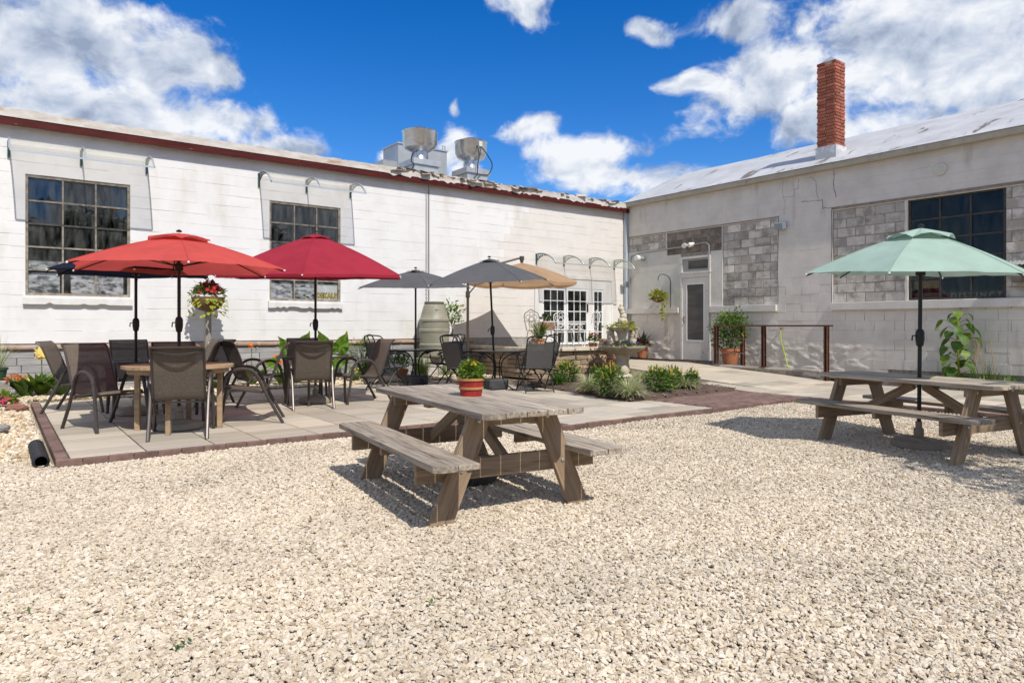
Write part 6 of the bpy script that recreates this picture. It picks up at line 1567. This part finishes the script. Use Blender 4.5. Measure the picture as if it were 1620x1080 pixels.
p = Vector((at_y(-4, -.9), -.9, 0)); s = empty('potted_grass', (p.x, p.y, .08), 0, 'feathery grass in a dark green pot at the left edge', 'plant'); MB().bev((.3, .3, .30), .01, (0, 0, .15)).build('stand_block', ex[0], s); pot(s, .13, .2, .3, m_=mat('green_pot', (.03, .075, .04), rough=.5)); blades(MB(), (0, 0, .45), 80, .52, .007, RG, .7, .7, r0=.08).build('blades', lf5, s); bush(MB(), (.22, -.1, .30), (.12, .12, .08), 90, .05, .025, RG).build('rust_blossoms', orange, s)
s = empty('drain_pipe', (-14.44, -6.35, .055), 0, 'black corrugated drain pipe along the patio corner', 'pipe')
q = MB(); vs = []; fs = []; n = 16; m_ = 36
for i in range(m_ + 1):
    r_ = .066 if i % 4 in (1, 2) else .046
    for k in range(n): a = 6.283 * k / n; vs.append((r_ * math.cos(a), -.55 + 1.0 * i / m_, r_ * math.sin(a)))
for i in range(m_):
    for k in range(n): fs.append((i * n + k, i * n + (k + 1) % n, (i + 1) * n + (k + 1) % n, (i + 1) * n + k))
q.add(vs, fs).build('corrugated_tube', cable, s)
# stray leaves on the gravel
for i, (u, v) in enumerate([(46, 970), (278, 1030), (303, 1018), (292, 1021), (682, 956), (527, 770), (1480, 760)]):
    p = gnd(u, v, .014); q = MB()
    for k in range(3): q.leaf((0, 0, 0), (RG.uniform(-1, 1), RG.uniform(-1, 1), .5), .025, .014, .3, 2)
    tag(q.build('weed_sprout', lf1, None, tuple(p + Vector((0, 0, .006)))), 'tiny green sprout in the gravel ' + ['at the far left', 'near the bottom left corner', 'right of the bottom left pair', 'between two sprouts at bottom left', 'below the near picnic table', 'under the near bench', 'left of the tree shade at right'][i], 'weed', 'sprouts in the gravel')

# ================================================================ TREES OUTSIDE THE VIEW (they shade the yard and show in the panes)
def tree_mesh(seed, n, rad, zc, leaf_s):
    rg_ = random.Random(seed); q = MB(); cl = []
    for _ in range(26):
        d = rdir(rg_, -.6); cl.append((Vector((d.x * rad[0], d.y * rad[1], zc + d.z * rad[2])) * 1.0, rg_.uniform(.22, .42)))
    for _ in range(n):
        c_, s_ = cl[rg_.randrange(len(cl))]; d = rdir(rg_, -1); p = c_ + d * (s_ * rad[0]) * rg_.random() ** .5
        q.leaf(p, (rg_.uniform(-1, 1), rg_.uniform(-1, 1), rg_.uniform(-.8, .6)), leaf_s * rg_.uniform(.7, 1.3), leaf_s * .55, .3, 2, roll=rg_.uniform(-1, 1))
    return q, cl
crown_m = None
TR = [(-7.95, -16.75, 0, .92, 'leafy tree right of the camera shading the gravel', 0), (-13.2, -40, 1.2, 1.7, 'tall tree behind the camera reflected in the large window', 1), (-8.6, -42, 2.2, 1.55, 'round tree behind the camera reflected in the window panes', 1), (-24, -38, .4, 1.8, 'broad tree behind the camera to the left', 1), (1.2, -43, 3, 1.8, 'tree behind the camera to the right', 1), (-31, -32, 5, 1.7, 'tree far left of the camera', 1)]
q0, cl0 = tree_mesh(41, 4200, (1.7, 1.7, 1.5), 4.6, .17); me0 = q0.mesh('crown'); me0.materials.append(lf1)
q1, cl1 = tree_mesh(43, 9000, (1.9, 1.9, 1.9), 3.3, .34); me1 = q1.mesh('crown'); me1.materials.append(lf3)
tk = []
for cl, zt in ((cl0, 4.4), (cl1, 3.2)):
    q = MB(); q.tube(arc([(0, 0, -.05), (.05, 0, zt * .4), (0, .05, zt)], 4), [.16 - .1 * i / 8 for i in range(9)], 8)
    for c_, s_ in cl[:10]: q.tube([(0, 0, zt * .55), Vector(c_) * .5 + Vector((0, 0, zt * .32)), c_], [.06, .04, .015], 5)
    me = q.mesh('trunk', True); me.materials.append(bark); tk.append(me)
for (x, y, rz, s_, lb, k) in TR:
    t = empty('broadleaf_tree', (x, y, 0), rz, lb, 'tree', 'trees behind the camera'); t.scale = (s_,) * 3
    link('trunk', tk[k], t); link('crown', (me0, me1)[k], t)
